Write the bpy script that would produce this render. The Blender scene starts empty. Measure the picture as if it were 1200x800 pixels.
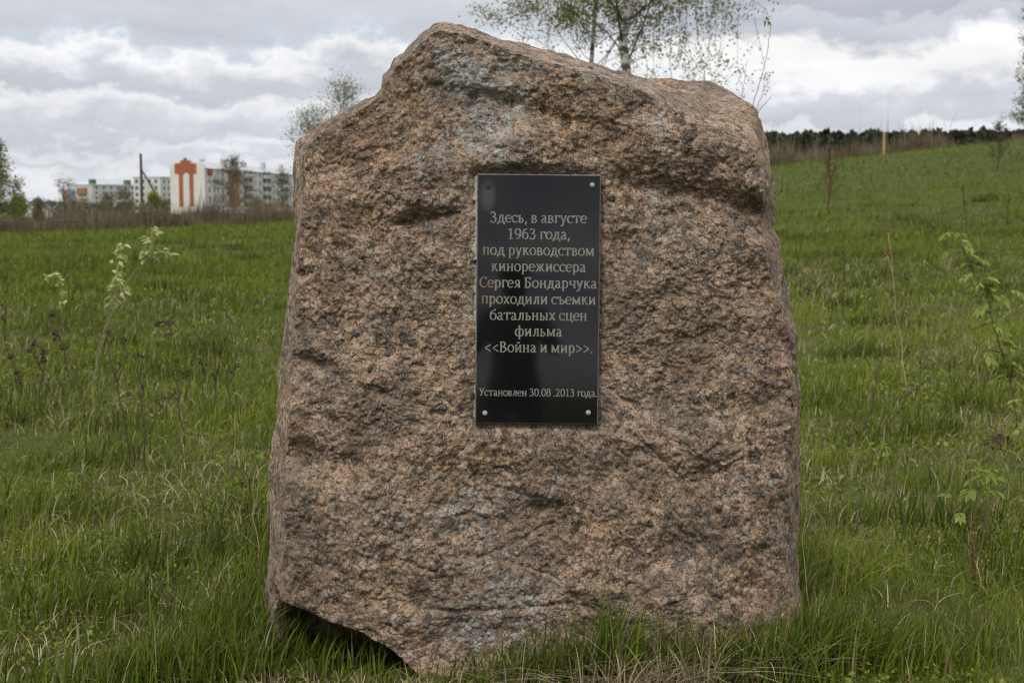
import bpy, math, random
import numpy as np
from mathutils import Vector, Matrix
S = bpy.context.scene
COL = S.collection
R = math.radians
rng = np.random.default_rng(7)

# ------------------------------------------------------------------ camera
FPX, EYE, PITCH = 1667.0, 1.50, R(5.32)
cd = bpy.data.cameras.new('camera'); cam = bpy.data.objects.new('camera', cd); COL.objects.link(cam)
cd.sensor_width = 36.0; cd.lens = 50.0; cd.clip_start = 0.05; cd.clip_end = 6000
cam.location = (0, 0, EYE); cam.rotation_euler = (R(90) - PITCH, 0, 0)
cd.dof.use_dof = True; cd.dof.focus_distance = 4.55; cd.dof.aperture_fstop = 6.3
S.camera = cam

# ------------------------------------------------------------------ world / sun
SUN_EL, SUN_AZ = R(50), R(200)          # azimuth clockwise from +Y (the view direction)
w = bpy.data.worlds.new('World'); S.world = w; w.use_nodes = True
def build_world():
    nt = w.node_tree; N = nt.nodes; L = nt.links
    N.clear()
    def n(t, **k):
        o = N.new(t)
        for a, b in k.items(): setattr(o, a, b)
        return o
    def M(op, a, b=None, c=None, clamp=False):
        o = n('ShaderNodeMath', operation=op); o.use_clamp = clamp
        for i, v in enumerate((a, b, c)):
            if v is None: continue
            if isinstance(v, (int, float)): o.inputs[i].default_value = v
            else: L.new(v, o.inputs[i])
        return o.outputs[0]
    tc = n('ShaderNodeTexCoord'); sp = n('ShaderNodeSeparateXYZ'); L.new(tc.outputs['Generated'], sp.inputs[0])
    x, y, z = sp.outputs
    el = M('MULTIPLY', M('ARCSINE', z), 180 / math.pi)
    az = M('MULTIPLY', M('ARCTAN2', x, y), 180 / math.pi)
    def noise(sx, sy, scale, det, rough, off, dist=0.0):
        c = n('ShaderNodeCombineXYZ'); L.new(M('MULTIPLY', az, sx), c.inputs[0]); L.new(M('MULTIPLY', el, sy), c.inputs[1]); c.inputs[2].default_value = off
        t = n('ShaderNodeTexNoise'); L.new(c.outputs[0], t.inputs['Vector'])
        t.inputs['Scale'].default_value = scale; t.inputs['Detail'].default_value = det; t.inputs['Roughness'].default_value = rough
        t.inputs['Distortion'].default_value = dist
        return t.outputs['Fac']
    n1 = noise(.24, .31, 1, 9, .57, 3.3, .3)
    n2 = noise(.55, 1.1, 1, 8, .58, 8.1, .2)
    n3 = noise(.10, .55, 1, 6, .52, 21.0)
    e = M('ADD', el, M('MULTIPLY', M('SUBTRACT', n1, .5), 4.0))
    e = M('ADD', e, M('MULTIPLY', M('SUBTRACT', n2, .5), 2.4))
    def ramp(stops):
        r = n('ShaderNodeValToRGB'); cr = r.color_ramp
        while len(cr.elements) > 1: cr.elements.remove(cr.elements[-1])
        for i, (p, c) in enumerate(stops):
            q = cr.elements[0] if i == 0 else cr.elements.new(p / 12.0)
            q.position = p / 12.0; q.color = (*c, 1)
        L.new(M('DIVIDE', e, 12.0, clamp=True), r.inputs[0]); return r.outputs[0]
    def g(v):   # grey level to cloud colour: bases bluish, tops neutral
        t = min(max((v - .42) / .38, 0), 1)
        return (v * (.925 + .085 * t), v * (.985 + .02 * t), v * (1.115 - .11 * t))
    left = ramp([(0, g(.62)), (1.4, g(.66)), (1.75, g(.54)), (2.3, g(.66)), (2.75, g(.51)), (3.4, g(.56)), (4.15, g(.72)), (4.6, g(.49)),
                 (5.2, g(.52)), (6.1, g(.75)), (6.55, (.50, .555, .62)), (6.9, g(.52)), (7.6, g(.52)), (8.8, g(.57)), (10, g(.62)), (12, g(1.05))])
    right = ramp([(0, g(.66)), (2.6, g(.68)), (3.3, g(.66)), (3.55, g(.50)), (4.3, g(.55)), (5.0, g(.76)), (6.3, g(.82)), (6.75, g(.62)), (7.0, g(.50)),
                  (7.5, g(.52)), (7.9, g(.42)), (8.6, g(.44)), (9.5, g(.60)), (12, g(1.05))])
    mx = n('ShaderNodeMix', data_type='RGBA'); L.new(left, mx.inputs[6]); L.new(right, mx.inputs[7])
    mr = n('ShaderNodeMapRange'); mr.inputs[1].default_value = -2; mr.inputs[2].default_value = 7; L.new(az, mr.inputs[0]); L.new(mr.outputs[0], mx.inputs[0])
    # slow brightness variation inside the layers
    var = M('ADD', M('MULTIPLY', M('SUBTRACT', n3, .5), .55), 1.0)
    vm = n('ShaderNodeVectorMath', operation='SCALE'); L.new(mx.outputs[2], vm.inputs[0]); L.new(M('MULTIPLY', var, 12.4), vm.inputs[3])
    sky = n('ShaderNodeTexSky', sky_type='NISHITA'); sky.sun_disc = False; sky.sun_elevation = SUN_EL; sky.sun_rotation = SUN_AZ
    gap = M('MULTIPLY', M('SUBTRACT', noise(.11, .5, 1, 5, .5, 55.0), .60), 5.0, clamp=True)
    m2 = n('ShaderNodeMix', data_type='RGBA'); L.new(M('MULTIPLY', gap, .35), m2.inputs[0]); L.new(vm.outputs[0], m2.inputs[6]); L.new(sky.outputs[0], m2.inputs[7])
    bg = n('ShaderNodeBackground'); bg.inputs[1].default_value = .1; L.new(m2.outputs[2], bg.inputs[0])
    out = n('ShaderNodeOutputWorld'); L.new(bg.outputs[0], out.inputs[0])
build_world()
sd = bpy.data.lights.new('sun', 'SUN'); sd.energy = 2.4; sd.angle = R(10); sd.color = (1, .95, .87)
sun = bpy.data.objects.new('sun', sd); COL.objects.link(sun)
sv = Vector((math.sin(SUN_AZ) * math.cos(SUN_EL), math.cos(SUN_AZ) * math.cos(SUN_EL), math.sin(SUN_EL)))
sun.rotation_euler = (-sv).to_track_quat('-Z', 'Y').to_euler(); sun.location = (0, -20, 30)
S.cycles.filter_width = 1.15
S.view_settings.view_transform = 'Standard'; S.view_settings.look = 'None'
S.view_settings.exposure = 0.0; S.view_settings.gamma = 1.0; S.view_settings.use_curve_mapping = False

# ------------------------------------------------------------------ helpers
def ray(px, py):
    v = np.array([(px - 600) / FPX, (400 - py) / FPX, 1.0])
    c, s = math.cos(PITCH), math.sin(PITCH)
    return np.array([v[0], c * v[2] + s * v[1], -s * v[2] + c * v[1]])
def P(px, py, Y):
    d = ray(px, py); k = Y / d[1]
    return np.array([d[0] * k, Y, EYE + d[2] * k])
def PV(px, py, Y):           # vectorised
    a = (px - 600) / FPX; b = (400 - py) / FPX
    c, s = math.cos(PITCH), math.sin(PITCH)
    k = Y / (c + s * b)
    return np.stack([a * k, Y * np.ones_like(k), EYE + (c * b - s) * k], -1)
def smooth(a, b, x):
    t = np.clip((x - a) / (b - a), 0, 1); return t * t * (3 - 2 * t)

_perm = np.random.default_rng(3).permutation(512).astype(np.int64)
_gr = np.random.default_rng(4).normal(size=(512, 3)); _gr /= np.linalg.norm(_gr, axis=1)[:, None]
def _h(ix, iy, iz): return _perm[(_perm[(_perm[ix & 511] + iy) & 511] + iz) & 511]
def perlin(p):
    i = np.floor(p).astype(np.int64); f = p - i; u = f * f * f * (f * (f * 6 - 15) + 10)
    r = 0
    for dx in (0, 1):
        for dy in (0, 1):
            for dz in (0, 1):
                g = _gr[_h(i[:, 0] + dx, i[:, 1] + dy, i[:, 2] + dz)]
                d = (g * (f - np.array([dx, dy, dz]))).sum(1)
                wx = u[:, 0] if dx else 1 - u[:, 0]; wy = u[:, 1] if dy else 1 - u[:, 1]; wz = u[:, 2] if dz else 1 - u[:, 2]
                r = r + d * wx * wy * wz
    return r
def fbm(p, o=4, g=.5):
    s, a = 0, 1.0
    for k in range(o): s = s + a * perlin(p * 2 ** k + 17.3 * k); a *= g
    return s
def n2d(x, y, sc, o=3, off=0.0):
    return fbm(np.stack([x * sc, y * sc, np.full_like(x, off)], -1), o)
def worley(p):
    i = np.floor(p).astype(np.int64); best = np.full(len(p), 9.0); cid = np.zeros(len(p)); b2 = np.full(len(p), 9.0)
    for dx in (-1, 0, 1):
        for dy in (-1, 0, 1):
            for dz in (-1, 0, 1):
                j = i + np.array([dx, dy, dz]); h = _h(j[:, 0], j[:, 1], j[:, 2])
                q = j + .5 + _gr[h] * .45
                d = np.linalg.norm(p - q, axis=1); c = d < best
                b2 = np.where(c, best, np.minimum(b2, d)); cid = np.where(c, h / 512.0, cid); best = np.where(c, d, best)
    return best, b2, cid

def props(o, label=None, cat=None, group=None, kind=None):
    for k, v in (('label', label), ('category', cat), ('group', group), ('kind', kind)):
        if v: o[k] = v
    return o
def empty(name, loc, label, cat, group=None, rz=0):
    o = bpy.data.objects.new(name, None); COL.objects.link(o); o.location = loc; o.rotation_euler[2] = rz
    o.empty_display_size = .2
    return props(o, label, cat, group)
def link(name, me, mat=None, parent=None):
    o = bpy.data.objects.new(name, me); COL.objects.link(o)
    if mat is not None:
        for m in (mat if isinstance(mat, (list, tuple)) else [mat]): me.materials.append(m)
    if parent is not None: o.parent = parent
    return o
def big(name, V, F, sm=True, attrs=None):
    """numpy verts + list of face index arrays (n,3)/(n,4) -> mesh"""
    me = bpy.data.meshes.new(name); V = np.asarray(V, dtype=np.float32)
    F = [np.asarray(f, dtype=np.int32) for f in F if len(f)]
    me.vertices.add(len(V)); me.vertices.foreach_set('co', V.ravel())
    loops = np.concatenate([f.ravel() for f in F]); tot = np.concatenate([np.full(len(f), f.shape[1], np.int32) for f in F])
    me.loops.add(len(loops)); me.loops.foreach_set('vertex_index', loops)
    me.polygons.add(len(tot)); st = np.zeros(len(tot), np.int32); st[1:] = np.cumsum(tot)[:-1]
    me.polygons.foreach_set('loop_start', st); me.polygons.foreach_set('loop_total', tot)
    me.polygons.foreach_set('use_smooth', np.full(len(tot), sm, dtype=bool))
    for k, v in (attrs or {}).items():
        a = me.attributes.new(k, 'FLOAT', 'POINT'); a.data.foreach_set('value', np.asarray(v, dtype=np.float32))
    me.update(calc_edges=True); me.validate(); return me
class MB:
    """collects simple shapes into one mesh"""
    def __init__(s): s.v = []; s.f = []; s.m = []
    def add(s, v, f, m=0):
        b = len(s.v); s.v += [tuple(map(float, p)) for p in v]; s.f += [tuple(i + b for i in q) for q in f]; s.m += [m] * len(f)
    def box(s, x0, x1, y0, y1, z0, z1, m=0):
        v = [(x, y, z) for z in (z0, z1) for y in (y0, y1) for x in (x0, x1)]
        s.add(v, [(0, 2, 3, 1), (4, 5, 7, 6), (0, 1, 5, 4), (2, 6, 7, 3), (0, 4, 6, 2), (1, 3, 7, 5)], m)
    def tube(s, pts, rad, n=6, m=0):
        v, f = tube(pts, rad, n); s.add(v, f, m)
    def prism(s, poly, y0, y1, m=0):          # polygon in xz, extruded along y
        k = len(poly); v = [(x, y0, z) for x, z in poly] + [(x, y1, z) for x, z in poly]
        s.add(v, [tuple(range(k)), tuple(range(2 * k - 1, k - 1, -1))] + [(i + k, (i + 1) % k + k, (i + 1) % k, i) for i in range(k)], m)
    def build(s, name, mat, parent=None, sm=False, bev=0):
        me = bpy.data.meshes.new(name); me.from_pydata(s.v, [], s.f); 
        me.polygons.foreach_set('material_index', s.m); me.polygons.foreach_set('use_smooth', [sm] * len(s.f)); me.update()
        o = link(name, me, mat, parent)
        if bev:
            b = o.modifiers.new('bevel', 'BEVEL'); b.width = bev; b.segments = 2
        return o
def tube(pts, rad, n=6):
    pts = np.asarray(pts, float); k = len(pts); rad = np.broadcast_to(np.asarray(rad, float), (k,))
    t = np.gradient(pts, axis=0); t /= np.linalg.norm(t, axis=1)[:, None] + 1e-9
    ref = np.array([0, 0, 1.0]) if abs(t[0][2]) < .9 else np.array([1.0, 0, 0])
    u = np.cross(t, ref); u /= np.linalg.norm(u, axis=1)[:, None] + 1e-9; v = np.cross(t, u)
    a = np.linspace(0, 2 * np.pi, n, endpoint=False)
    V = pts[:, None] + rad[:, None, None] * (np.cos(a)[None, :, None] * u[:, None] + np.sin(a)[None, :, None] * v[:, None])
    V = V.reshape(-1, 3); F = []
    for i in range(k - 1):
        for j in range(n):
            F.append((i * n + j, i * n + (j + 1) % n, (i + 1) * n + (j + 1) % n, (i + 1) * n + j))
    F.append(tuple(range(n))[::-1]); F.append(tuple((k - 1) * n + j for j in range(n)))
    return V, F

# ------------------------------------------------------------------ materials
class NT:
    def __init__(s, name):
        s.m = bpy.data.materials.new(name); s.m.use_nodes = True; s.t = s.m.node_tree; s.N = s.t.nodes; s.L = s.t.links
        s.b = s.N['Principled BSDF']; s.out = s.N['Material Output']; s._tc = None
    def n(s, t, ins=None, **k):
        o = s.N.new(t)
        for a, b in k.items(): setattr(o, a, b)
        for a, b in (ins or {}).items(): s.set(o, a, b)
        return o
    def set(s, o, a, b):
        i = o.inputs[a]
        if isinstance(b, bpy.types.NodeSocket): s.L.new(b, i)
        elif isinstance(b, (tuple, list)) and len(b) == 3 and len(getattr(i, 'default_value', (0, 0, 0))) == 4: i.default_value = (*b, 1)
        else: i.default_value = b
    def co(s):
        if not s._tc: s._tc = s.n('ShaderNodeTexCoord')
        return s._tc.outputs['Object']
    def noise(s, scale, det=4, rough=.55, vec=None, dist=0, off=None):
        v = vec or s.co()
        if off: v = s.n('ShaderNodeMapping', {'Vector': v, 'Location': off}).outputs[0]
        return s.n('ShaderNodeTexNoise', {'Vector': v, 'Scale': scale, 'Detail': det, 'Roughness': rough, 'Distortion': dist})
    def vor(s, scale, vec=None, feature='F1', **k):
        return s.n('ShaderNodeTexVoronoi', {'Vector': vec or s.co(), 'Scale': scale, **k}, feature=feature)
    def ramp(s, fac, stops, interp='LINEAR'):
        r = s.n('ShaderNodeValToRGB', {'Fac': fac}); cr = r.color_ramp; cr.interpolation = interp
        while len(cr.elements) > 1: cr.elements.remove(cr.elements[-1])
        for i, (p, c) in enumerate(stops):
            q = cr.elements[0] if i == 0 else cr.elements.new(p)
            q.position = p; q.color = (*c, 1) if not isinstance(c, (int, float)) else (c, c, c, 1)
        return r.outputs[0]
    def mix(s, f, a, b, blend='MIX'):
        o = s.n('ShaderNodeMix', data_type='RGBA', blend_type=blend)
        for i, v in ((0, f), (6, a), (7, b)): s.set(o, i, v)
        return o.outputs[2]
    def math(s, op, a, b=0.0, clamp=False):
        o = s.n('ShaderNodeMath', {0: a, 1: b}, operation=op); o.use_clamp = clamp; return o.outputs[0]
    def attr(s, name): return s.n('ShaderNodeAttribute', attribute_name=name).outputs['Fac']
    def bump(s, h, strength, dist, nrm=None):
        o = s.n('ShaderNodeBump', {'Height': h, 'Strength': strength, 'Distance': dist})
        if nrm: s.L.new(nrm, o.inputs['Normal'])
        return o.outputs[0]
    def fin(s, col, rough=.8, nrm=None, spec=.3, metal=0):
        s.set(s.b, 'Base Color', col); s.set(s.b, 'Roughness', rough); s.set(s.b, 'Specular IOR Level', spec); s.set(s.b, 'Metallic', metal)
        if nrm: s.set(s.b, 'Normal', nrm)
        return s.m
def mottled(name, c1, c2, scale=3.0, rough=.85, bump=.0, spec=.25, det=5):
    t = NT(name); f = t.noise(scale, det, .6).outputs['Fac']
    c = t.ramp(f, [(.3, c1), (.7, c2)])
    return t.fin(c, rough, t.bump(f, .5, bump) if bump else None, spec)
def leafy(name, stops, trans=.35, rough=.6):
    t = NT(name); c = t.ramp(t.attr('rnd'), stops)
    t.set(t.b, 'Base Color', c); t.set(t.b, 'Roughness', rough); t.set(t.b, 'Specular IOR Level', .25)
    t.set(t.b, 'Specular IOR Level', .12); tr = t.n('ShaderNodeBsdfTranslucent', {'Color': c}); mx = t.n('ShaderNodeMixShader', {0: trans})
    t.L.new(t.b.outputs[0], mx.inputs[1]); t.L.new(tr.outputs[0], mx.inputs[2]); t.L.new(mx.outputs[0], t.out.inputs[0])
    return t.m

def stone_material():
    t = NT('granite')
    co = t.co()
    wv = t.noise(14, 3, .6)
    vec = t.n('ShaderNodeVectorMath', {0: wv.outputs['Color'], 1: (.5, .5, .5)}, operation='SUBTRACT').outputs[0]
    vec = t.n('ShaderNodeVectorMath', {0: vec, 3: .035}, operation='SCALE').outputs[0]
    wv2 = t.noise(70, 3, .6)
    vec2 = t.n('ShaderNodeVectorMath', {0: wv2.outputs['Color'], 1: (.5, .5, .5)}, operation='SUBTRACT').outputs[0]
    vec2 = t.n('ShaderNodeVectorMath', {0: vec2, 3: .012}, operation='SCALE').outputs[0]
    p = t.n('ShaderNodeVectorMath', {0: co, 1: vec}, operation='ADD').outputs[0]
    p = t.n('ShaderNodeVectorMath', {0: p, 1: vec2}, operation='ADD').outputs[0]
    v1 = t.vor(40, p); v2 = t.vor(105, p)
    def val(v): return t.n('ShaderNodeSeparateColor', {0: v.outputs['Color']}).outputs[0]
    big_ = t.noise(4.5, 6, .62, off=(3, 1, 2)).outputs['Fac']
    mid = t.noise(19, 5, .65, off=(7, 2, 9)).outputs['Fac']
    # feldspar grains: pink / tan / pale ; dark interstitial minerals
    g1 = t.math('ADD', t.math('MULTIPLY', val(v1), .62), t.math('MULTIPLY', mid, .45))
    c1 = t.ramp(g1, [(.22, (.045, .037, .031)), (.33, (.150, .105, .070)), (.42, (.385, .242, .142)), (.58, (.51, .328, .206)), (.76, (.60, .423, .296)), (.95, (.66, .55, .45))])
    g2 = t.math('ADD', t.math('MULTIPLY', val(v2), .6), t.math('MULTIPLY', mid, .45))
    c2 = t.ramp(g2, [(.26, (.030, .026, .024)), (.38, (.15, .115, .08)), (.55, (.405, .267, .17)), (.75, (.53, .385, .268)), (.95, (.60, .51, .41))])
    col = t.mix(t.ramp(mid, [(.42, .22), (.60, .62)]), c1, c2)
    # dark mineral veins in the gaps between grains
    edge = t.vor(40, p, 'DISTANCE_TO_EDGE').outputs['Distance']
    gap = t.ramp(edge, [(.0, 1), (.10, 0)])
    mk = t.noise(9, 5, .65, off=(1, 8, 4)).outputs['Fac']
    gapm = t.math('MULTIPLY', gap, t.ramp(mk, [(.38, .15), (.62, .9)]))
    col = t.mix(gapm, col, (.060, .048, .040))
    # darker weathered fields and rusty fields
    dark = t.ramp(t.noise(5.5, 9, .72, off=(5, 5, 1)).outputs['Fac'], [(.45, 0), (.57, .85)])
    col = t.mix(dark, col, t.mix(.55, col, (.055, .048, .043)))
    speck = t.ramp(t.noise(75, 4, .65, off=(2, 2, 2)).outputs['Fac'], [(.57, 0), (.63, .85)])
    col = t.mix(speck, col, (.035, .031, .03))
    gv = t.noise(3.1, 7, .66, off=(8, 2, 6)).outputs['Fac']
    col = t.mix(t.ramp(gv, [(.46, 0), (.62, .5)]), col, t.mix(.5, col, (.215, .195, .175)))
    rust = t.ramp(big_, [(.52, 0), (.72, .55)])
    col = t.mix(rust, col, t.mix(.6, col, (.24, .125, .045)))
    fl1 = t.ramp(t.noise(190, 2, .6, off=(1, 6, 3)).outputs['Fac'], [(.60, 0), (.64, .85)])
    col = t.mix(fl1, col, (.028, .025, .025))
    fl2 = t.math('MULTIPLY', t.ramp(t.noise(165, 2, .6, off=(6, 1, 7)).outputs['Fac'], [(.60, 0), (.645, .8)]), t.ramp(t.noise(6, 4, .6, off=(2, 9, 9)).outputs['Fac'], [(.36, .25), (.62, 1)]))
    col = t.mix(fl2, col, (.44, .45, .445))
    # crustose lichens: blue-grey rosettes, orange spots (own shapes on the surface)
    lv = t.vor(34, p); lmask = t.noise(26, 5, .72, off=(4, 4, 8)).outputs['Fac']
    la = t.attr('lichen')
    lm = t.math('ADD', t.math('MULTIPLY', lmask, 1.0), t.math('MULTIPLY', la, .245))
    lsel = t.ramp(lm, [(.66, 0), (.72, 1)])
    lfine = t.ramp(t.noise(120, 3, .7, off=(9, 1, 1)).outputs['Fac'], [(.42, 0), (.52, 1)])
    lsel = t.math('MULTIPLY', lsel, lfine)
    lcol = t.ramp(val(lv), [(.1, (.24, .25, .245)), (.6, (.38, .40, .39)), (1, (.52, .53, .51))])
    col = t.mix(t.math('MULTIPLY', lsel, .85), col, lcol)
    col = t.mix(t.math('MULTIPLY', t.ramp(t.attr('vein'), [(.12, 0), (.7, .8)]), t.ramp(t.noise(48, 4, .7, off=(3, 9, 4)).outputs['Fac'], [(.40, 0), (.56, 1)])), col, (.46, .46, .45))
    oa = t.attr('orange'); om = t.math('ADD', t.noise(42, 3, .6, off=(6, 3, 3)).outputs['Fac'], t.math('MULTIPLY', oa, .10))
    col = t.mix(t.ramp(om, [(.76, 0), (.80, .9)]), col, (.42, .20, .035))
    ol = t.ramp(t.noise(24, 6, .7, off=(11, 3, 3)).outputs['Fac'], [(.59, 0), (.69, .5)])
    col = t.mix(ol, col, (.155, .115, .045))
    h = t.math('ADD', t.math('MULTIPLY', t.ramp(v1.outputs['Distance'], [(0, 1), (.75, 0)]), .5), t.noise(130, 5, .7).outputs['Fac'])
    h = t.math('ADD', h, t.math('MULTIPLY', t.noise(38, 5, .65).outputs['Fac'], 1.3))
    return t.fin(col, .82, t.bump(h, 1.0, .0145), .28)

# ------------------------------------------------------------------ terrain
_hx = np.array([-400, -60, -34, -22, -14, 0, 16, 24, 32, 45, 80, 160, 400.0])
_hz = np.array([0, 0, .0, .22, .55, 1.9, 4.15, 4.95, 5.75, 6.9, 9.5, 12, 12.0])
def _hill(x):
    r = 0
    for d in (-5, -2.5, 0, 2.5, 5): r = r + np.interp(x + d, _hx, _hz)
    return r / 5
def T(x, y):
    x = np.asarray(x, float); y = np.asarray(y, float)
    s = np.clip((y - 7) / 83, 0, 1) ** 1.15
    fade = 1 - .85 * smooth(108, 230, y)
    near = np.exp(-((y - 5) / 60) ** 2)
    b = .05 * n2d(x, y, .35, 3) * smooth(4.5, 12, np.hypot(x, y - 0)) + .022 * n2d(x, y, 1.6, 2)
    return _hill(x) * s * fade + b * (.4 + near) - .022 * np.exp(-((x - .03) / .85) ** 4 - ((y - 4.42) / .33) ** 2)
def T1(x, y): return float(T(np.array([x]), np.array([y]))[0])
def ground_at(px, Y):          # ground point below image column px at depth Y
    x = ray(px, 250)[0] / ray(px, 250)[1] * Y
    return np.array([x, Y, T1(x, Y)])

def make_ground():
    ys = np.concatenate([[-400, -150, -60, -30], np.linspace(-15, 3, 20), np.linspace(3.3, 12, 70), np.geomspace(12.3, 130, 110), np.geomspace(134, 300, 30), np.geomspace(330, 4500, 16)])
    us = np.concatenate([-np.geomspace(3000, 60, 20), np.linspace(-58, -8, 70), np.linspace(-7.8, 7.8, 150), np.linspace(8, 58, 70), np.geomspace(60, 3000, 20)])
    X, Y = np.meshgrid(us, ys); V = np.stack([X, Y, T(X.ravel(), Y.ravel()).reshape(X.shape)], -1).reshape(-1, 3)
    a, b = X.shape; I = np.arange(a * b).reshape(a, b)
    F = np.stack([I[:-1, :-1], I[:-1, 1:], I[1:, 1:], I[1:, :-1]], -1).reshape(-1, 4)
    t = NT('meadow_soil')
    n1 = t.noise(.6, 6, .6).outputs['Fac']; n2 = t.noise(9, 6, .65, off=(3, 3, 3)).outputs['Fac']
    c = t.ramp(n2, [(.30, (.026, .022, .010)), (.46, (.040, .050, .009)), (.62, (.055, .078, .010)), (.8, (.10, .095, .035))])
    c2 = t.ramp(n2, [(.30, (.045, .035, .02)), (.55, (.085, .075, .032)), (.8, (.17, .145, .08))])
    c = t.mix(t.ramp(n1, [(.52, 0), (.70, .8)]), c, c2)
    m = t.fin(c, .95, t.bump(n2, 1.0, .05), .1)
    o = link('ground', big('ground', V, [F]), m); o['kind'] = 'structure'
make_ground()

# ------------------------------------------------------------------ the boulder
OUT = [(518, 25), (540, 28), (575, 40), (610, 52), (650, 63), (700, 77), (745, 87), (790, 93), (830, 98), (858, 108), (876, 122), (890, 142), (900, 170), (906, 205),
       (908, 245), (905, 268), (914, 285), (921, 320), (928, 360), (935, 395), (937, 430), (943, 465), (940, 500), (937, 540), (935, 590), (935, 640), (940, 690),
       (947, 725), (953, 750), (954, 800), (930, 850), (620, 870), (320, 850), (305, 800), (305, 750), (305, 720), (310, 690), (315, 620), (320, 560), (325, 500), (329, 440),
       (335, 380), (340, 330), (345, 270), (349, 230), (347, 190), (350, 168), (370, 150), (400, 133), (425, 118), (438, 110), (446, 102), (448, 87), (457, 80), (461, 68), (473, 61), (478, 52), (487, 45), (490, 38), (503, 32), (508, 27)]
INN = [(517, 36), (543, 40), (578, 52), (612, 65), (652, 76), (700, 91), (745, 104), (785, 126), (820, 146), (848, 152), (868, 160), (882, 176), (889, 195), (893, 215),
       (893, 245), (882, 268), (896, 290), (902, 320), (914, 360), (922, 395), (925, 430), (930, 465), (927, 500), (922, 540), (920, 590), (920, 640), (927, 690),
       (936, 725), (942, 750), (944, 790), (920, 840), (620, 860), (340, 840), (330, 800), (330, 750), (331, 708), (333, 690), (334, 620), (337, 560), (340, 500), (344, 440),
       (347, 380), (350, 330), (354, 270), (358, 230), (357, 196), (358, 174), (374, 157), (403, 140), (429, 125), (446, 112), (455, 92), (464, 78), (475, 70), (490, 54), (499, 46), (508, 39)]
ODEP = {'top': .34, 'side': .17}
CX, CY = 625.0, 430.0
Y0 = 4.50
def poly_r(poly, th):
    p = np.array(poly, float) - [CX, CY]; q = np.roll(p, -1, 0); r = np.zeros_like(th)
    d = np.stack([np.cos(th), np.sin(th)], -1)
    for a, b in zip(p, q):
        e = b - a; den = d[:, 0] * e[1] - d[:, 1] * e[0]; den = np.where(abs(den) < 1e-9, 1e-9, den)
        t = (a[0] * e[1] - a[1] * e[0]) / den; s = (a[0] * d[:, 1] - a[1] * d[:, 0]) / den
        ok = (s >= -1e-6) & (s <= 1 + 1e-6) & (t > 0); r = np.where(ok, np.maximum(r, t), r)
    return r
# bumps (+ towards the camera) in photo pixels: x, y, rx, ry, tilt degrees, metres
FEAT = [(795, 168, 95, 30, 12, .035), (838, 236, 55, 17, 14, -.075), (886, 250, 22, 22, 0, -.05), (770, 222, 40, 10, 10, -.025), (820, 300, 70, 30, 5, .03),
        (640, 134, 95, 13, 14, -.035), (560, 118, 60, 14, 5, -.02), (690, 175, 40, 14, -10, -.03), (600, 180, 50, 22, 0, .02), (540, 205, 60, 30, 0, .015),
        (490, 258, 46, 8, -10, -.04), (450, 230, 50, 25, -15, .02), (480, 300, 60, 25, 0, .022), (430, 190, 40, 12, -20, -.02), (395, 225, 30, 20, 0, .02),
        (372, 535, 48, 16, 12, -.05), (440, 482, 42, 18, 5, .028), (372, 424, 20, 8, 20, -.03), (450, 460, 30, 6, 20, -.025), (380, 350, 30, 30, 0, .02), (420, 375, 40, 12, 0, -.02),
        (352, 322, 10, 6, 0, -.035), (500, 400, 40, 40, 0, -.018), (430, 600, 60, 40, 0, .03), (560, 600, 60, 40, 20, -.012), (640, 580, 30, 12, 15, .025),
        (800, 640, 40, 34, -10, -.045), (770, 660, 26, 10, -40, -.03), (870, 650, 40, 60, 0, .025), (775, 470, 9, 28, 0, -.028), (800, 520, 60, 30, 0, .015), (720, 540, 40, 25, 0, -.02),
        (860, 400, 40, 20, 0, -.02), (850, 455, 35, 15, -15, .025), (760, 330, 40, 20, 0, .015), (740, 290, 20, 25, 0, -.02), (790, 250, 20, 8, 0, -.025),
        (600, 740, 90, 22, -4, -.02), (680, 690, 26, 8, 20, .02), (520, 660, 50, 30, 0, .012), (830, 560, 50, 12, -25, -.022), (700, 620, 40, 30, 0, .015)]
CRACK = [[(640, 535), (655, 560), (640, 585), (600, 575), (570, 568)], [(560, 655), (600, 640), (625, 625), (648, 612)], [(500, 715), (560, 717), (620, 712), (665, 705), (690, 708), (700, 716)],
         [(465, 262), (490, 260), (515, 252), (540, 250)], [(610, 664), (640, 672), (660, 684)], [(715, 455), (730, 470), (745, 474)], [(690, 548), (720, 552), (760, 546)], [(745, 512), (800, 560), (850, 540), (890, 515)]]
def segdist(x, y, pl):
    d = np.full(x.shape, 1e9)
    for (ax, ay), (bx, by) in zip(pl[:-1], pl[1:]):
        ex, ey = bx - ax, by - ay; t = np.clip(((x - ax) * ex + (y - ay) * ey) / (ex * ex + ey * ey), 0, 1)
        d = np.minimum(d, np.hypot(x - ax - t * ex, y - ay - t * ey))
    return d
def gauss(x, y, cx, cy, rx, ry, a=0):
    c, s = math.cos(R(a)), math.sin(R(a)); u = (x - cx) * c + (y - cy) * s; v = -(x - cx) * s + (y - cy) * c
    return np.exp(-(u / rx) ** 2 - (v / ry) ** 2)
UNDER = np.array([(300, 640), (331, 704), (345, 712), (366, 720), (392, 730), (420, 742), (450, 757), (478, 779), (500, 800), (560, 860)], float)

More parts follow.
